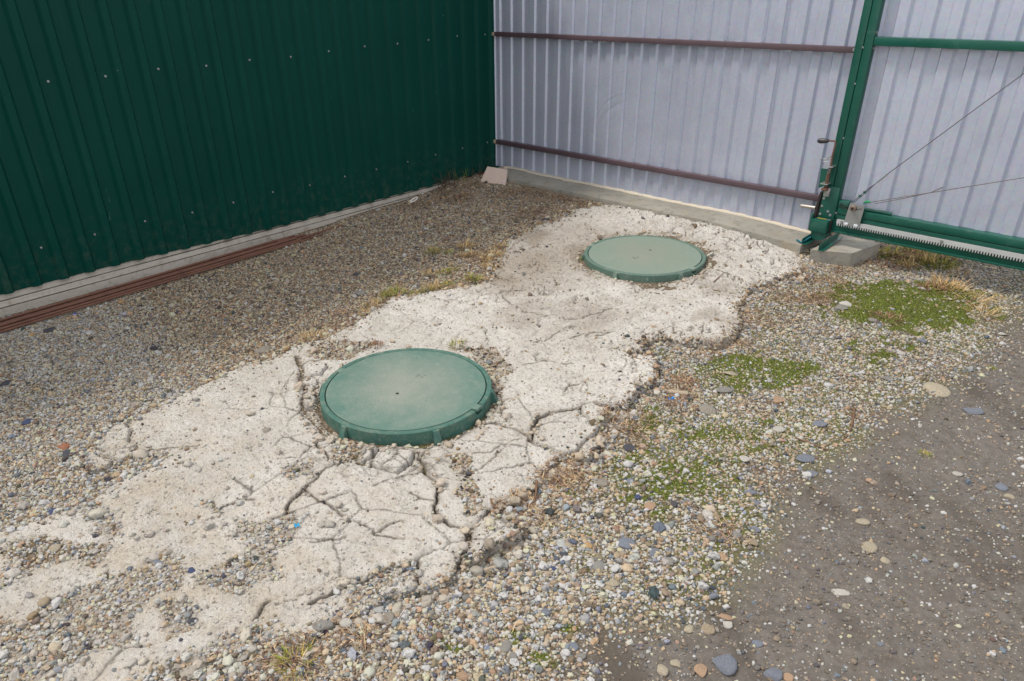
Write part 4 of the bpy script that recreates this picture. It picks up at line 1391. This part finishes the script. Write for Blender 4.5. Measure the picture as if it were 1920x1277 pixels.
# the crank that winds the lock
z8 = lambda X, Yy: (1490 + X / 10.644, 250 + Yy / 10.644)
yv = -.135
kn = [W(z8(455, 150), yv), W(z8(470, 150), yv), W(z8(520, 150), yv), W(z8(600, 150), yv), W(z8(660, 150), yv), W(z8(685, 150), yv)]
crank = MB().tube([W(z8(690, 150), yv), W(z8(780, 152), yv), W(z8(812, 170), yv), W(z8(808, 230), yv), W(z8(780, 350), yv), W(z8(745, 470), yv), W(z8(738, 560), yv), W(z8(715, 660), yv),
                  W(z8(690, 800), yv), W(z8(660, 1000), yv), W(z8(600, 1110), yv)], .0046, 8).build('lock_crank', M_RUST, gate)
MB().tube(kn, [.004, .010, .0145, .0135, .011, .006], 14).build('knob', M_RUBBER, crank)
spv = []
for k in range(90):
    s = k / 89
    c = np.array(W(z8(702 - 72 * s, 690 + 310 * s), yv))
    an = s * 2 * math.pi * 11
    spv.append(tuple(c + [.0075 * math.cos(an), .0075 * math.sin(an), 0]))
MB().tube(spv[:32], .0016, 5).build('spring', M_STEEL, crank, 60)
MB().tube(spv[31:], .0019, 5).build('spring', M_RUST, crank, 60)
for (a, b) in ((660, 668), (1005, 1012)):
    c = W(z8(725 if a < 700 else 622, a), yv)
    MB().box(c[0] - .024, c[0] + .016, -.155, -.103, c[2] - .003, c[2] + .002, .001).build('lock_bracket', M_STEEL, crank)
for a in (530, 585):
    c = W(z8(620, a), yv)
    MB().tube([c + [-.022, -.01, 0], c + [-.026, 0, .001], c + [-.020, .010, 0], c + [.012, .014, .002], c + [.024, .004, .002]], .0028, 6).build('wire_handle', M_STEEL, crank)
MB().tube([W(z8(650, 520), yv), W(z8(680, 480), yv), W(z8(720, 465), yv)], .0035, 6).build('clamp_band', M_STEEL, crank)
c, d = W(z8(560, 700), -.10), W(z8(490, 1090), -.10)
MB().prism([(c[0] - .006, c[2]), (c[0] + .040, c[2] + .002), (d[0] + .045, d[2] + .025), (d[0] - .002, d[2])], 1, -.106, -.101).build('lock_plate', M_GATE, gate)
c = W(z8(600, 1110), yv)
MB().box(c[0] - .014, c[0] + .016, -.150, -.104, c[2] - .008, c[2] + .006, .003).build('lock_nut', M_RUST, crank)
c = W(z8(620, 1200), -.12)
MB().box(c[0] - .010, c[0] + .020, -.125, -.103, c[2] - .016, c[2] + .030, .002).build('lock_catch', M_STEEL, gate)

# foot block and the guide irons the gate runs into
bl = MB().prism([(2.705, -.255), (2.895, -.168), (2.945, .10), (2.72, .12)], 2, -.08, .086)
bo = bl.build('footing_block', M_POUR, None, 40)
tag(bo, 'small square concrete footing block under the gate post', 'block')
tr = thing('gate_catcher', 'green angle iron catcher fixed on concrete under the gate end', 'catcher', (2.69, -.09, .1))
def angle(p, q, w, h, parent):
    p, q = np.array(p), np.array(q)
    d = (q - p) / np.linalg.norm(q - p)
    n = np.array([d[1], -d[0], 0])
    for (a, b, z0, z1) in ((0, w, 0, .004), (0, .004, .004, h)):
        vs_ = []
        for e in (p, q):
            for (s, zz) in ((a, z0), (b, z0), (b, z1), (a, z1)):
                vs_.append(e + n * s + [0, 0, zz])
        mbx.add(vs_, [(0, 1, 2, 3), (7, 6, 5, 4), (0, 4, 5, 1), (1, 5, 6, 2), (2, 6, 7, 3), (3, 7, 4, 0)])
for (p, q) in (((2.632, -.215, .093), (2.635, .04, .1)), ((2.742, -.245, .088), (2.735, .02, .1))):
    mbx = MB()
    angle(p, q, .030, .032, tr)
    mbx.build('guide_angle', M_GATE, tr, 20)
MB().prism([(2.640, .150), (2.728, .150), (2.718, .118), (2.690, .104), (2.655, .112)], 1, -.135, -.05).build('catch_wedge', M_GATE, tr, 20)
rp = MB().tube([on_ground([(1494, 450)], .10)[0], on_ground([(1503, 455)], .10)[0], on_ground([(1512, 449)], .112)[0], on_ground([(1522, 443)], .115)[0], (2.665, -.02, .125)], .0055, 7)
tag(rp.build('rope', M_BLUEROPE, None), 'short blue green rope end lying on the kerb at the gate foot', 'rope')

# ------------------------------------------------------------------ manhole covers
def cover(C, R, ztop, m_lid, m_ring, tabs, lugs, label, letters):
    t = thing('manhole_cover', label, 'manhole cover', (C[0], C[1], ztop - .06), 'plastic manhole covers in the slab')
    rl = R * .93
    n = 180
    th = np.linspace(0, 2 * np.pi, n, endpoint=False)
    def near_tab(a):
        return any(abs(math.atan2(math.sin(a - math.radians(q)), math.cos(a - math.radians(q)))) < math.radians(3.6) for q in tabs)
    prof = lambda a: [(rl + .004, -.030), (rl + .004, -.028 if near_tab(a) else -.0015), (rl + .0055, -.027 if near_tab(a) else 0), (R - .0025, -.027 if near_tab(a) else 0), (R, -.029 if near_tab(a) else -.0025), (R + .002, -.09), (rl - .01, -.09), (rl - .01, -.030)]
    v, f = [], []
    for a in th:
        v += [(C[0] + r * math.cos(a), C[1] + r * math.sin(a), ztop + zz) for r, zz in prof(a)]
    for i in range(n):
        j = (i + 1) % n
        f += [(i * 8 + k, i * 8 + (k + 1) % 8, j * 8 + (k + 1) % 8, j * 8 + k) for k in range(8)]
    MB().add(v, f).build('frame_ring', m_ring, t, 35).data
    # lid: slightly domed disc with a rim, and two tabs reaching across the frame
    radii = [(rl, -.030), (rl, -.0015), (rl - .0015, .0003)] + [(rl * q, .0003 + .002 * (1 - q * q)) for q in (.9, .7, .5, .3, .12)]
    v, f = [], []
    for r, zz in radii:
        v += [(r * math.cos(a), r * math.sin(a), zz) for a in th]
    for k in range(len(radii) - 1):
        f += [(k * n + i, k * n + (i + 1) % n, (k + 1) * n + (i + 1) % n, (k + 1) * n + i) for i in range(n)]
    v.append((0, 0, .0023))
    f += [((len(radii) - 1) * n + i, (len(radii) - 1) * n + (i + 1) % n, len(v) - 1) for i in range(n)]
    lid = MB().add(v, f)
    me_ob = lid.build('lid', m_lid, None, 35)
    me_ob.location = (C[0], C[1], ztop)
    me_ob.parent = t
    me_ob.matrix_parent_inverse = t.matrix_world.inverted()
    bpy.context.view_layer.update()
    for q in tabs:
        M = Matrix.Translation(Vector((C[0], C[1], ztop))) @ Matrix.Rotation(math.radians(q), 4, 'Z')
        MB().box(rl - .004, R - .001, -.0185, .0185, -.012, .0008, .001, M).build('lock_tab', m_lid, me_ob)
    for q in lugs:
        M = Matrix.Translation(Vector((C[0], C[1], ztop))) @ Matrix.Rotation(math.radians(q), 4, 'Z')
        v = [(R - .004, -.0145, -.003), (R - .004, .0145, -.003), (R + .007, .011, -.005), (R + .007, -.011, -.005), (R - .004, -.017, -.09), (R - .004, .017, -.09), (R + .040, .015, -.09), (R + .040, -.015, -.09)]
        mb = MB().add([M @ Vector(p) for p in v], [(0, 1, 2, 3), (4, 7, 6, 5), (0, 4, 5, 1), (1, 5, 6, 2), (2, 6, 7, 3), (3, 7, 4, 0)])
        mb.build('lug', m_ring, t, 20)
    hx, hy = letters[0]
    MB().tube([(hx, hy, ztop + .0021), (hx, hy, ztop + .0029)], .0068, 12).build('lifting_hole_disc', mat('painted_hole_shade', lin(30, 26, 24), .9), me_ob)  # no opening cut: a near-black disc paints the shade inside the hole
    # worn, raised casting mark near the middle, too scuffed to read
    mk = MB()
    (mx, my), ang = letters[1], letters[2]
    M = Matrix.Translation(Vector((mx, my, ztop + .0022))) @ Matrix.Rotation(ang, 4, 'Z')
    for k, sg in enumerate(([(-.02, .012), (-.008, .015), (-.006, .004), (-.018, .002)], [(.0, .004), (.012, .006), (.008, .016), (.02, .014)], [(-.016, -.008), (-.004, -.006)], [(.004, -.010), (.014, -.004)])):
        mk.tube([M @ Vector((p[0], p[1], 0)) for p in sg], .0011, 5)
    mk.build('cast_mark', mat('scuffed_dark_plastic', lin(84, 92, 86), .7), me_ob)
    return t
h1 = on_plane([(745, 738)], 2, .054)[0]
k1 = on_plane([(788, 706)], 2, .054)[0]
h2 = on_plane([(1219.3, 469)], 2, .070)[0]
k2 = on_plane([(1193, 484)], 2, .070)[0]
def ang_of(px, C, zv):
    q = on_plane([px], 2, zv)[0]
    return math.degrees(math.atan2(q[1] - C[1], q[0] - C[0]))
l1 = ang_of((655, 790), C1, .03) + 5.5
l2 = ang_of((1268, 516), C2, .045)
cover(C1, R1, .052, M_LID1, M_RING1, (ang_of((898, 764), C1, .052), ang_of((636, 693), C1, .052)), [l1 + 60 * k for k in range(6)],
      'near teal plastic manhole cover with dusty grey middle, standing in badly cracked concrete', ((h1[0], h1[1]), (k1[0], k1[1]), .4))
cover(C2, R2, .068, M_LID2, M_RING2, (ang_of((1308, 505), C2, .068), ang_of((1112, 460), C2, .068)), [l2 + 60 * k for k in range(6)],
      'far faded grey green plastic manhole cover nearer the fence', ((h2[0], h2[1]), (k2[0], k2[1]), .9))

# ------------------------------------------------------------------ reinforcing rods along the shed
def rod(p, q, r, label, group, sag=.0):
    n = 40
    P_, Q_ = np.array(p, float), np.array(q, float)
    t_ = np.linspace(0, 1, n)
    w = .008 * fbm(t_ * 2 + rng.uniform(0, 50), t_ * 0, 2, 3)
    pts_ = [P_ + (Q_ - P_) * s + [w[i] * .6, 0, abs(w[i]) * .3] for i, s in enumerate(t_)]
    o = MB().tube(pts_, r, 8).build('steel_rod', M_RUST, None, 50)
    return tag(o, label, 'steel rod', group)
RG = 'rusty rods stacked along the shed base'
rods = [((.285, -4.6, .012), (.168, -1.80, .012), .0065, 'outermost rusty rod lying apart on the gravel'),
        ((.238, -4.6, .014), (.150, -1.95, .014), .0085, 'thick rusty rod next to the outermost one'),
        ((.214, -4.6, .012), (.128, -1.85, .012), .0075, 'lower rusty rod just inside the thick one'),
        ((.190, -4.6, .012), (.112, -1.60, .014), .0075, 'longest rusty rod pointing furthest to the corner'),
        ((.166, -4.6, .012), (.100, -1.90, .012), .0075, 'lower rusty rod between the longest and the wall side'),
        ((.142, -4.6, .012), (.084, -1.88, .012), .0075, 'lower rusty rod second from the concrete base'),
        ((.118, -4.6, .012), (.070, -1.92, .012), .0075, 'innermost rusty rod against the concrete base'),
        ((.226, -4.6, .028), (.136, -1.98, .026), .0070, 'upper rusty rod on the gravel side of the bundle'),
        ((.200, -4.6, .027), (.118, -1.90, .026), .0070, 'upper rusty rod under the topmost one, gravel side'),
        ((.172, -4.6, .027), (.104, -2.02, .026), .0070, 'upper rusty rod under the topmost one, wall side'),
        ((.144, -4.6, .027), (.088, -1.96, .026), .0070, 'upper rusty rod nearest the concrete base'),
        ((.186, -4.6, .041), (.112, -2.1, .039), .0070, 'topmost rusty rod on the bundle')]
for p, q, r, lab in rods:
    rod(p, q, r, lab, RG)

# ------------------------------------------------------------------ leaning tile and litter
b0, b1 = on_ground([(899, 344)], .065)[0], on_ground([(947, 352)], .062)[0]
qs = [b0, b1, on_plane([(951, 318)], 1, b1[1] + .075)[0], on_plane([(914, 312)], 1, b0[1] + .075)[0]]
nrm = np.cross(qs[1] - qs[0], qs[3] - qs[0])
nrm = nrm / np.linalg.norm(nrm)
mb = MB()
v = [q for q in qs] + [q - nrm * .012 for q in qs]
mb.add(v, [(0, 1, 2, 3), (7, 6, 5, 4), (0, 4, 5, 1), (1, 5, 6, 2), (2, 6, 7, 3), (3, 7, 4, 0)])
tag(mb.build('stone_tile', M_TILE, None, 20), 'pinkish square stone tile leaning in the corner by the kerb', 'tile')

def on_top(px, dz=0):
    q = G([px])[0]
    return np.array([q[0], q[1], float(surf(q[:1], q[1:2])[0][0]) + dz])
def stick(name, pxs, r, m, label, cat, dz=.006, taper=True, lift=None):
    P_ = [on_top(p, dz + (lift[i] if lift else 0)) for i, p in enumerate(pxs)]
    rr = np.linspace(r, r * (.4 if taper else 1), len(P_))
    o = MB().tube(P_, rr, 6).build(name, m, None, 60)
    return tag(o, label, cat)
stick('twig', [(1601, 768), (1599, 786), (1595, 805), (1588, 818), (1579, 828)], .0045, M_WOOD, 'thin bent twig on the mud at the gravel edge', 'twig')
stick('twig', [(1585, 779), (1602, 786), (1623, 796)], .0035, M_WOOD, 'short straight twig crossing the bent one', 'twig')
stick('twig', [(1006, 913), (1005, 930), (1002, 943), (990, 950)], .0042, M_WOOD, 'dark curved twig lying in the slab gap', 'twig', .006, True, [.012, .01, .004, 0])
stick('twig', [(920, 947), (926, 958), (940, 962), (958, 957)], .0035, M_WOOD, 'thin curved root stalk left of the dark twig', 'twig')
stick('twig', [(962, 934), (972, 948), (977, 962)], .0055, M_WOOD, 'stubby dark root piece beside the curved twig', 'twig')
stick('twig', [(1253, 737), (1270, 739), (1289, 741)], .010, M_PALEWOOD, 'pale grey wooden stick end below the slab edge', 'stick', .008, False)
stick('twig', [(1494, 473), (1516, 474)], .007, M_PALEWOOD, 'pale wood splinter at the slab end by the gate', 'stick', .008, False)
stick('twig', [(1490, 823), (1530, 838), (1552, 846)], .003, M_WOOD, 'long pale stalk pointing at the mud below the moss', 'twig')
stick('twig', [(1337, 535), (1353, 521), (1356, 515)], .003, M_WOOD, 'thin dry stalk right of the far cover', 'twig')
stick('twig', [(908, 1072), (930, 1065)], .006, M_PALEWOOD, 'pale split stick in gravel under the loose slab piece', 'stick', .006, False)
stick('twig', [(1042, 893), (1052, 908), (1068, 915)], .005, M_WOOD, 'brown bark strip below the slab corner piece', 'twig')
stick('twig', [(1840, 590), (1860, 612), (1872, 622)], .0022, M_PALEWOOD, 'bleached stalk lying across the mud right of the moss', 'stalk')
stick('twig', [(1870, 560), (1890, 570), (1905, 578)], .002, M_PALEWOOD, 'bleached stalk lying on mud near the gate', 'stalk')
# plastic scraps
def scrap(px, l, w, m, label, ang=.4):
    q = on_top(px, .006)
    M = Matrix.Translation(Vector(q)) @ Matrix.Rotation(ang, 4, 'Z')
    mb = MB()
    n = 7
    v = []
    for k in range(n):
        s = k / (n - 1) - .5
        zz = .006 * math.sin(s * 7)
        ww = w * (1 - 1.2 * s * s)
        v += [M @ Vector((s * l, -ww / 2, zz)), M @ Vector((s * l, ww / 2, zz + .003)), M @ Vector((s * l, ww / 2, zz + .0045)), M @ Vector((s * l, -ww / 2, zz + .0015))]
    f = [(i * 4 + a, i * 4 + (a + 1) % 4, i * 4 + 4 + (a + 1) % 4, i * 4 + 4 + a) for i in range(n - 1) for a in range(4)] + [(0, 1, 2, 3), (n * 4 - 1, n * 4 - 2, n * 4 - 3, n * 4 - 4)]
    return tag(mb.add(v, f).build('plastic_scrap', m, None, 50), label, 'litter')
scrap((140, 593), .05, .012, mat('blue_tape', lin(36, 60, 160), .4), 'dark blue strip of plastic beside the rusty rods', 2.3)
scrap((1258, 750), .022, .012, M_BLUE, 'bright blue plastic chip by the grey stick', .3)
scrap((559, 995), .016, .009, mat('cyan_plastic', lin(40, 170, 220), .4), 'tiny cyan plastic chip on the broken slab', .5)
scrap((922, 311), .05, .03, mat('foil_blue', lin(60, 120, 190), .3), 'crumpled blue wrapper behind the leaning tile', .2)
scrap((902, 326), .05, .025, mat('orange_scrap', lin(176, 84, 44), .6), 'orange brown scrap left of the leaning tile', .9)
q = on_plane([(777, 381)], 0, .10)[0]
ringp = [(q[0] + .028 * math.cos(a) * .6, q[1] + .030 * math.sin(a) * (1 if math.sin(a) > -.6 else 1.5), .052 + .012 * math.sin(a)) for a in np.linspace(0, 6.283, 17)]
tag(MB().tube(ringp, .0045, 6).build('plastic_loop', M_WHITE, None, 60), 'white plastic loop dropped on gravel beside the shed base', 'litter')

# dry weeds against the shed base
def weed(y0, y1, n, hgt, cols, label, seed):
    r = np.random.default_rng(seed)
    mb = MB()
    for k in range(n):
        yy, xx = r.uniform(y0, y1), r.uniform(.02, .09)
        h = hgt * r.uniform(.4, 1.05)
        dy, dx = r.normal(0, .35), r.normal(.05, .2)
        zz = float(ground_h(np.array([xx]), np.array([yy]))[0])
        p = [np.array([xx, yy, zz - .01])]
        for s in range(4):
            p.append(p[-1] + np.array([dx * h * .25 + r.normal(0, .004), dy * h * .3 + r.normal(0, .006), h * .25]))
        p = [np.array([max(q[0], .025), q[1], q[2]]) for q in p]
        mb.tube(p, np.linspace(.0016, .0007, 5), 4)
    return tag(mb.build('dry_weed', cols, None, 60), label, 'weed')
M_WEED = mat('dead_stem', lin(84, 64, 50), .9)
M_WEEDG = mat('green_stem', lin(120, 128, 30), .8)
weed(-.70, -.50, 46, .15, M_WEED, 'tangle of dead brown weed stems against the shed base', 1)
weed(-.42, -.16, 18, .13, M_WEED, 'sparse dead stalks between weed tangle and leaning tile', 2)
weed(-.45, -.40, 7, .11, M_WEEDG, 'single green weed sprig before the shed base', 3)
weed(-1.32, -1.30, 2, .14, M_WEED, 'lone dry stem crossing the base boards left of the white loop', 4)
weed(-2.16, -2.02, 5, .10, M_WEED, 'few dry stems poking up behind the middle of the rods', 5)

# ------------------------------------------------------------------ single stones that stand out
def stone_mesh(seed, flat, blocky):
    r = np.random.default_rng(seed)
    bm = bmesh.new()
    bmesh.ops.create_icosphere(bm, subdivisions=3, radius=1)
    co = np.array([v.co[:] for v in bm.verts])
    for k in range(blocky):
        nv = r.normal(size=3)
        nv /= np.linalg.norm(nv)
        d = r.uniform(.55, .85)
        ex = co @ nv - d
        co = co - np.where(ex > 0, ex, 0)[:, None] * nv * .92
    co += .10 * np.c_[fbm(co[:, 0] * 1.5 + seed, co[:, 1] * 1.5, 3, seed), fbm(co[:, 1] * 1.5, co[:, 2] * 1.5 + seed, 3, seed + 1), fbm(co[:, 2] * 1.5, co[:, 0] * 1.5, 3, seed + 2)]
    co /= np.abs(co).max(0)
    co[:, 2] *= flat
    for v, c in zip(bm.verts, co):
        v.co = c
    me = bpy.data.meshes.new('stone')
    bm.to_mesh(me)
    bm.free()
    me.shade_smooth()
    return me
SM = {}
def put_stone(px, w, asp, ck, label, flat=.45, blocky=7, rot_=None, group=None):
    q = on_top(px)
    dist = np.linalg.norm(q - CAM)
    wm = .92 * w * dist / FOC
    key = (len(SM) * 7 % 16, flat, blocky)
    me = stone_mesh(100 + len(SM), flat, blocky)
    SM[len(SM)] = me
    me.materials.append(STONES[ck])
    o = bpy.data.objects.new('stone', me)
    COL.objects.link(o)
    # asp is the apparent height over width seen at a slant; turn it into ground depth
    sl_ = abs(CAM[2] / dist)
    dep = min(max(asp / sl_ * .9, .35), 1.2)
    o.scale = (wm / 2, wm / 2 * dep, wm / 2 * min(dep, .8) * .88)
    a = math.atan2(ROT[0][1], ROT[0][0]) + rng.normal(0, .25) if rot_ is None else rot_
    o.rotation_euler = (rng.normal(0, .07), rng.normal(0, .07), a)
    o.location = (q[0], q[1], q[2] + wm / 2 * min(dep, .8) * flat * .24)
    return tag(o, label, 'stone', group)
ST = [
    ((1756, 730), 40, .55, 'cream', 'large flat cream stone lying on the bare mud', .3, 5), ((1825, 768), 32, .36, 'blue', 'thin bluish flake on mud lower right of the cream stone', .3, 6),
    ((1510, 857), 40, .45, 'blue', 'pale bluish irregular flake at the mud edge', .3, 7), ((1520, 885), 30, .4, 'blue', 'smaller bluish flake just below the irregular one', .3, 6),
    ((1620, 976), 28, .5, 'cream', 'oblong cream stone in the middle of the mud', .5, 7), ((1630, 1023), 28, .9, 'cream', 'angular cream stone tilted on the mud', .6, 8),
    ((1660, 1049), 18, .7, 'cream', 'small cream stone under the tilted angular one', .6, 7), ((1575, 1109), 34, .36, 'white', 'long whitish flake on the lower mud', .35, 6),
    ((1370, 702), 30, .33, 'cream', 'narrow pale stone in mossy gravel', .4, 6), ((1359, 732), 40, .38, 'grey', 'broad grey slab stone in the mossy gravel', .4, 7),
    ((1459, 751), 26, .5, 'peach', 'peach stone at the right side of the mossy gravel', .5, 7), ((1326, 770), 32, .7, 'concrete', 'pale lump of broken concrete in the moss', .6, 6),
    ((1394, 863), 20, .7, 'white', 'pale squarish stone near the mud edge', .5, 7), ((1180, 842), 24, .75, 'slate', 'dark slate blue stone below the corner of the slab', .6, 8),
    ((1214, 890), 16, 1.2, 'grey', 'upright oblong grey stone in the moss', .4, 7), ((1407, 923), 28, .38, 'blue', 'long blue grey stone at the mud edge', .5, 7),
    ((1418, 941), 18, .6, 'blue', 'small blue stone under the long one at the mud edge', .5, 7), ((1182, 904), 20, .7, 'blue', 'blue grey stone on the lower moss patch', .5, 8),
    ((1128, 906), 26, .85, 'concrete', 'rough concrete lump on brown needles', .7, 5), ((1113, 914), 18, .7, 'white', 'whitish stone left of the rough concrete lump', .6, 7),
    ((1219, 951), 24, .9, 'peach', 'peach oval stone in the lowest moss patch', .5, 6), ((1196, 935), 16, .75, 'deepblue', 'violet blue stone above the peach oval', .6, 8),
    ((1172, 1018), 42, .6, 'blue', 'largest blue grey wedge stone in foreground gravel', .5, 9), ((1122, 1064), 30, .75, 'grey', 'pale grey angular stone below the blue wedge', .6, 8),
    ((1102, 1024), 20, .75, 'orange', 'round orange tan pebble left of the blue wedge', .7, 4), ((1063, 1025), 22, .7, 'cream', 'round cream pebble near the loose slab piece', .7, 4),
    ((1147, 1096), 28, .6, 'cream', 'cream stone at the bottom of the gravel heap', .6, 6), ((1037, 1067), 18, .65, 'deepblue', 'deep blue stone in foreground gravel', .6, 8),
    ((1057, 1040), 18, .8, 'slate', 'round slate pebble above the deep blue stone', .6, 4), ((1256, 1053), 24, .85, 'grey', 'grey stone at the right of the gravel heap', .6, 8),
    ((1176, 1063), 22, .75, 'tan', 'round tan pebble in the gravel heap', .7, 4), ((1228, 1036), 22, .8, 'blue', 'violet grey stone in the gravel heap', .5, 8),
    ((1291, 1179), 22, .75, 'cream', 'cream stone on the mud below the gravel heap', .6, 7), ((1328, 1180), 26, .75, 'tan', 'round tan stone on the lower mud', .5, 4),
    ((1358, 1153), 30, .34, 'peach', 'long peach bar shaped stone on the lower mud', .5, 8), ((1365, 1168), 20, .75, 'white', 'white stone under the peach bar', .6, 7),
    ((1421, 1204), 18, .85, 'blue', 'blue grey stone on mud right of the tan ones', .6, 8), ((1358, 1245), 46, .95, 'blue', 'big pointed blue grey stone at the bottom of the mud', .5, 9),
    ((1241, 1258), 24, 1.0, 'cream', 'cream stone at the bottom edge left of the pointed one', .6, 7), ((1266, 1244), 20, .95, 'cream', 'cream stone just above the bottom edge one', .6, 6),
    ((1314, 1258), 26, 1.0, 'peach', 'peach stone at the bottom edge beside the pointed one', .6, 7), ((1450, 1264), 36, .75, 'blue', 'large blue grey stone at the bottom edge', .6, 7),
    ((1478, 1270), 20, .8, 'peach', 'peach pebble right of the large blue grey one', .6, 4), ((1355, 1043), 24, .5, 'peach', 'flat peach pebble on upper mud', .5, 4),
    ((1410, 1014), 22, .95, 'tan', 'tan blocky stone on the mud', .6, 8), ((1344, 999), 28, .5, 'blue', 'blue grey stone where gravel meets mud', .5, 8),
    ((1381, 1001), 22, .75, 'grey', 'grey angular stone where gravel meets mud', .5, 8), ((1326, 966), 24, .8, 'white', 'white chunky stone right of the lowest moss', .6, 7),
    ((1417, 990), 18, .8, 'blue', 'light blue stone above the tan block', .5, 7), ((1074, 1212), 22, 1.2, 'blue', 'tall blue grey stone low on the foreground gravel', .5, 8),
    ((1089, 1232), 20, .75, 'grey', 'grey stone below the tall blue one', .6, 7), ((1025, 1149), 24, .7, 'blue', 'blue stone beside the mud corner', .5, 7),
    ((1058, 1148), 18, .8, 'cream', 'cream stone right of the blue one by the mud corner', .6, 7), ((946, 1214), 30, 1.15, 'grey', 'squared grey stone standing out at the bottom', .6, 9),
    ((963, 1232), 24, .85, 'grey', 'pale grey stone leaning by the squared one', .5, 7), ((606, 1182), 42, .52, 'grey', 'smooth oval grey cobble on the lower slab', .55, 2),
    ((728, 1160), 26, .9, 'concrete', 'rough pale chunk below the slab edge', .7, 6), ((849, 1121), 20, .7, 'blue', 'blue grey stone under the broken slab corner', .6, 8),
    ((829, 1118), 10, .95, 'white', 'round white pebble left of the blue grey one', .8, 3), ((823, 1230), 20, 1.0, 'blue', 'blue stone at the bottom gravel left part', .6, 8),
    ((739, 1268), 22, .9, 'tan', 'tan block at the bottom edge', .6, 8), ((868, 1268), 26, .75, 'peach', 'rough peach lump at the bottom edge', .7, 6),
    ((614, 1085), 18, .85, 'grey', 'grey flat stone on the cracked slab', .5, 7), ((120, 838), 24, .5, 'red', 'red brown stone in the left gravel', .5, 7),
    ((131, 852), 24, .6, 'slate', 'dark slate stone below the red one', .5, 8), ((502, 812), 16, .8, 'concrete', 'grey crumb of concrete on the smooth slab', .8, 6),
    ((493, 771), 8, .9, 'slate', 'small dark pebble on the smooth slab', .8, 5), ((668, 517), 14, .85, 'slate', 'black blue stone alone in the far gravel', .8, 8),
    ((677, 552), 18, .65, 'grey', 'grey stone in the gravel near the slab bend', .6, 7), ((667, 557), 12, .7, 'white', 'white pebble beside the grey stone near the bend', .7, 4),
    ((1023, 411), 15, .7, 'slate', 'black stone where far gravel meets slab', .7, 8), ((495, 656), 34, .45, 'concrete', 'flat grey stone by the slab tip left of the covers', .35, 6),
    ((24, 580), 18, .55, 'slate', 'dark stone on the gravel behind the rods', .6, 8), ((53, 578), 16, .7, 'slate', 'smaller dark stone behind the rods', .6, 8),
    ((92, 622), 24, .45, 'slate', 'flat blue black stone before the rods', .35, 7), ((60, 630), 12, .6, 'orange', 'yellow orange pebble before the rods', .7, 6),
    ((226, 568), 15, .6, 'orange', 'yellowish stone beside the rods', .7, 6), ((10, 720), 20, .7, 'slate', 'dark stone at the left picture edge', .5, 8),
    ((90, 763), 22, .4, 'grey', 'flat grey stone in the left gravel', .4, 6), ((52, 790), 20, .5, 'deepblue', 'blue stone in the left gravel', .5, 7),
    ((100, 962), 22, .6, 'deepblue', 'long blue stone above the lower slab', .5, 7), ((104, 1030), 20, .65, 'cream', 'cream stone in the pebble strip on the slab', .6, 6),
    ((85, 1135), 20, .75, 'tan', 'round tan stone on the lower slab at left', .7, 4), ((105, 1217), 16, .9, 'orange', 'orange pebble in the lower left pebbles', .7, 4),
    ((296, 1060), 18, .8, 'blue', 'blue stone in the pebbles on the lower slab', .6, 8), ((360, 1075), 16, .7, 'deepblue', 'dark blue stone right of the paler one on the slab', .6, 8),
    ((250, 1255), 20, .8, 'white', 'white stone near the bottom left corner', .6, 6), ((362, 1172), 20, .6, 'slate', 'slate blue stone on a pebble patch', .5, 8),
    ((1585, 575), 22, .45, 'white', 'white stone in the bright moss carpet', .5, 6), ((1575, 581), 26, .4, 'grey', 'pale grey flat stone at the moss carpet edge', .4, 6),
    ((1637, 604), 20, .35, 'grey', 'long grey stone under the moss carpet', .5, 6), ((1729, 638), 18, .6, 'blue', 'pale violet stone below the moss carpet', .5, 6),
    ((1880, 625), 14, .45, 'white', 'white pebble on the mud nearest the gate', .5, 5), ((1665, 709), 20, .4, 'grey', 'long pale stone below the moss at the mud edge', .4, 6),
    ((1690, 663), 18, .4, 'white', 'narrow white stone in gravel below the moss', .5, 6), ((1537, 795), 28, .5, 'blue', 'pale violet stone in the gravel tip next to the twig', .35, 7),
    ((1460, 806), 24, .45, 'white', 'pale flat stone right of the dark moss', .4, 6), ((1795, 890), 16, .5, 'white', 'white pebble far right on the mud', .5, 5),
    ((1878, 912), 20, .6, 'blue', 'blue stone in the pebble line on the right mud', .6, 8), ((1893, 930), 16, .5, 'cream', 'cream stone in the pebble line on the right mud', .6, 6),
    ((1650, 463), 14, .6, 'slate', 'dark stone at the corner of the footing block', .7, 8), ((1563, 499), 16, .5, 'tan', 'tan flat stone in front of the footing block', .5, 6),
]
for s in ST:
    put_stone(*s)
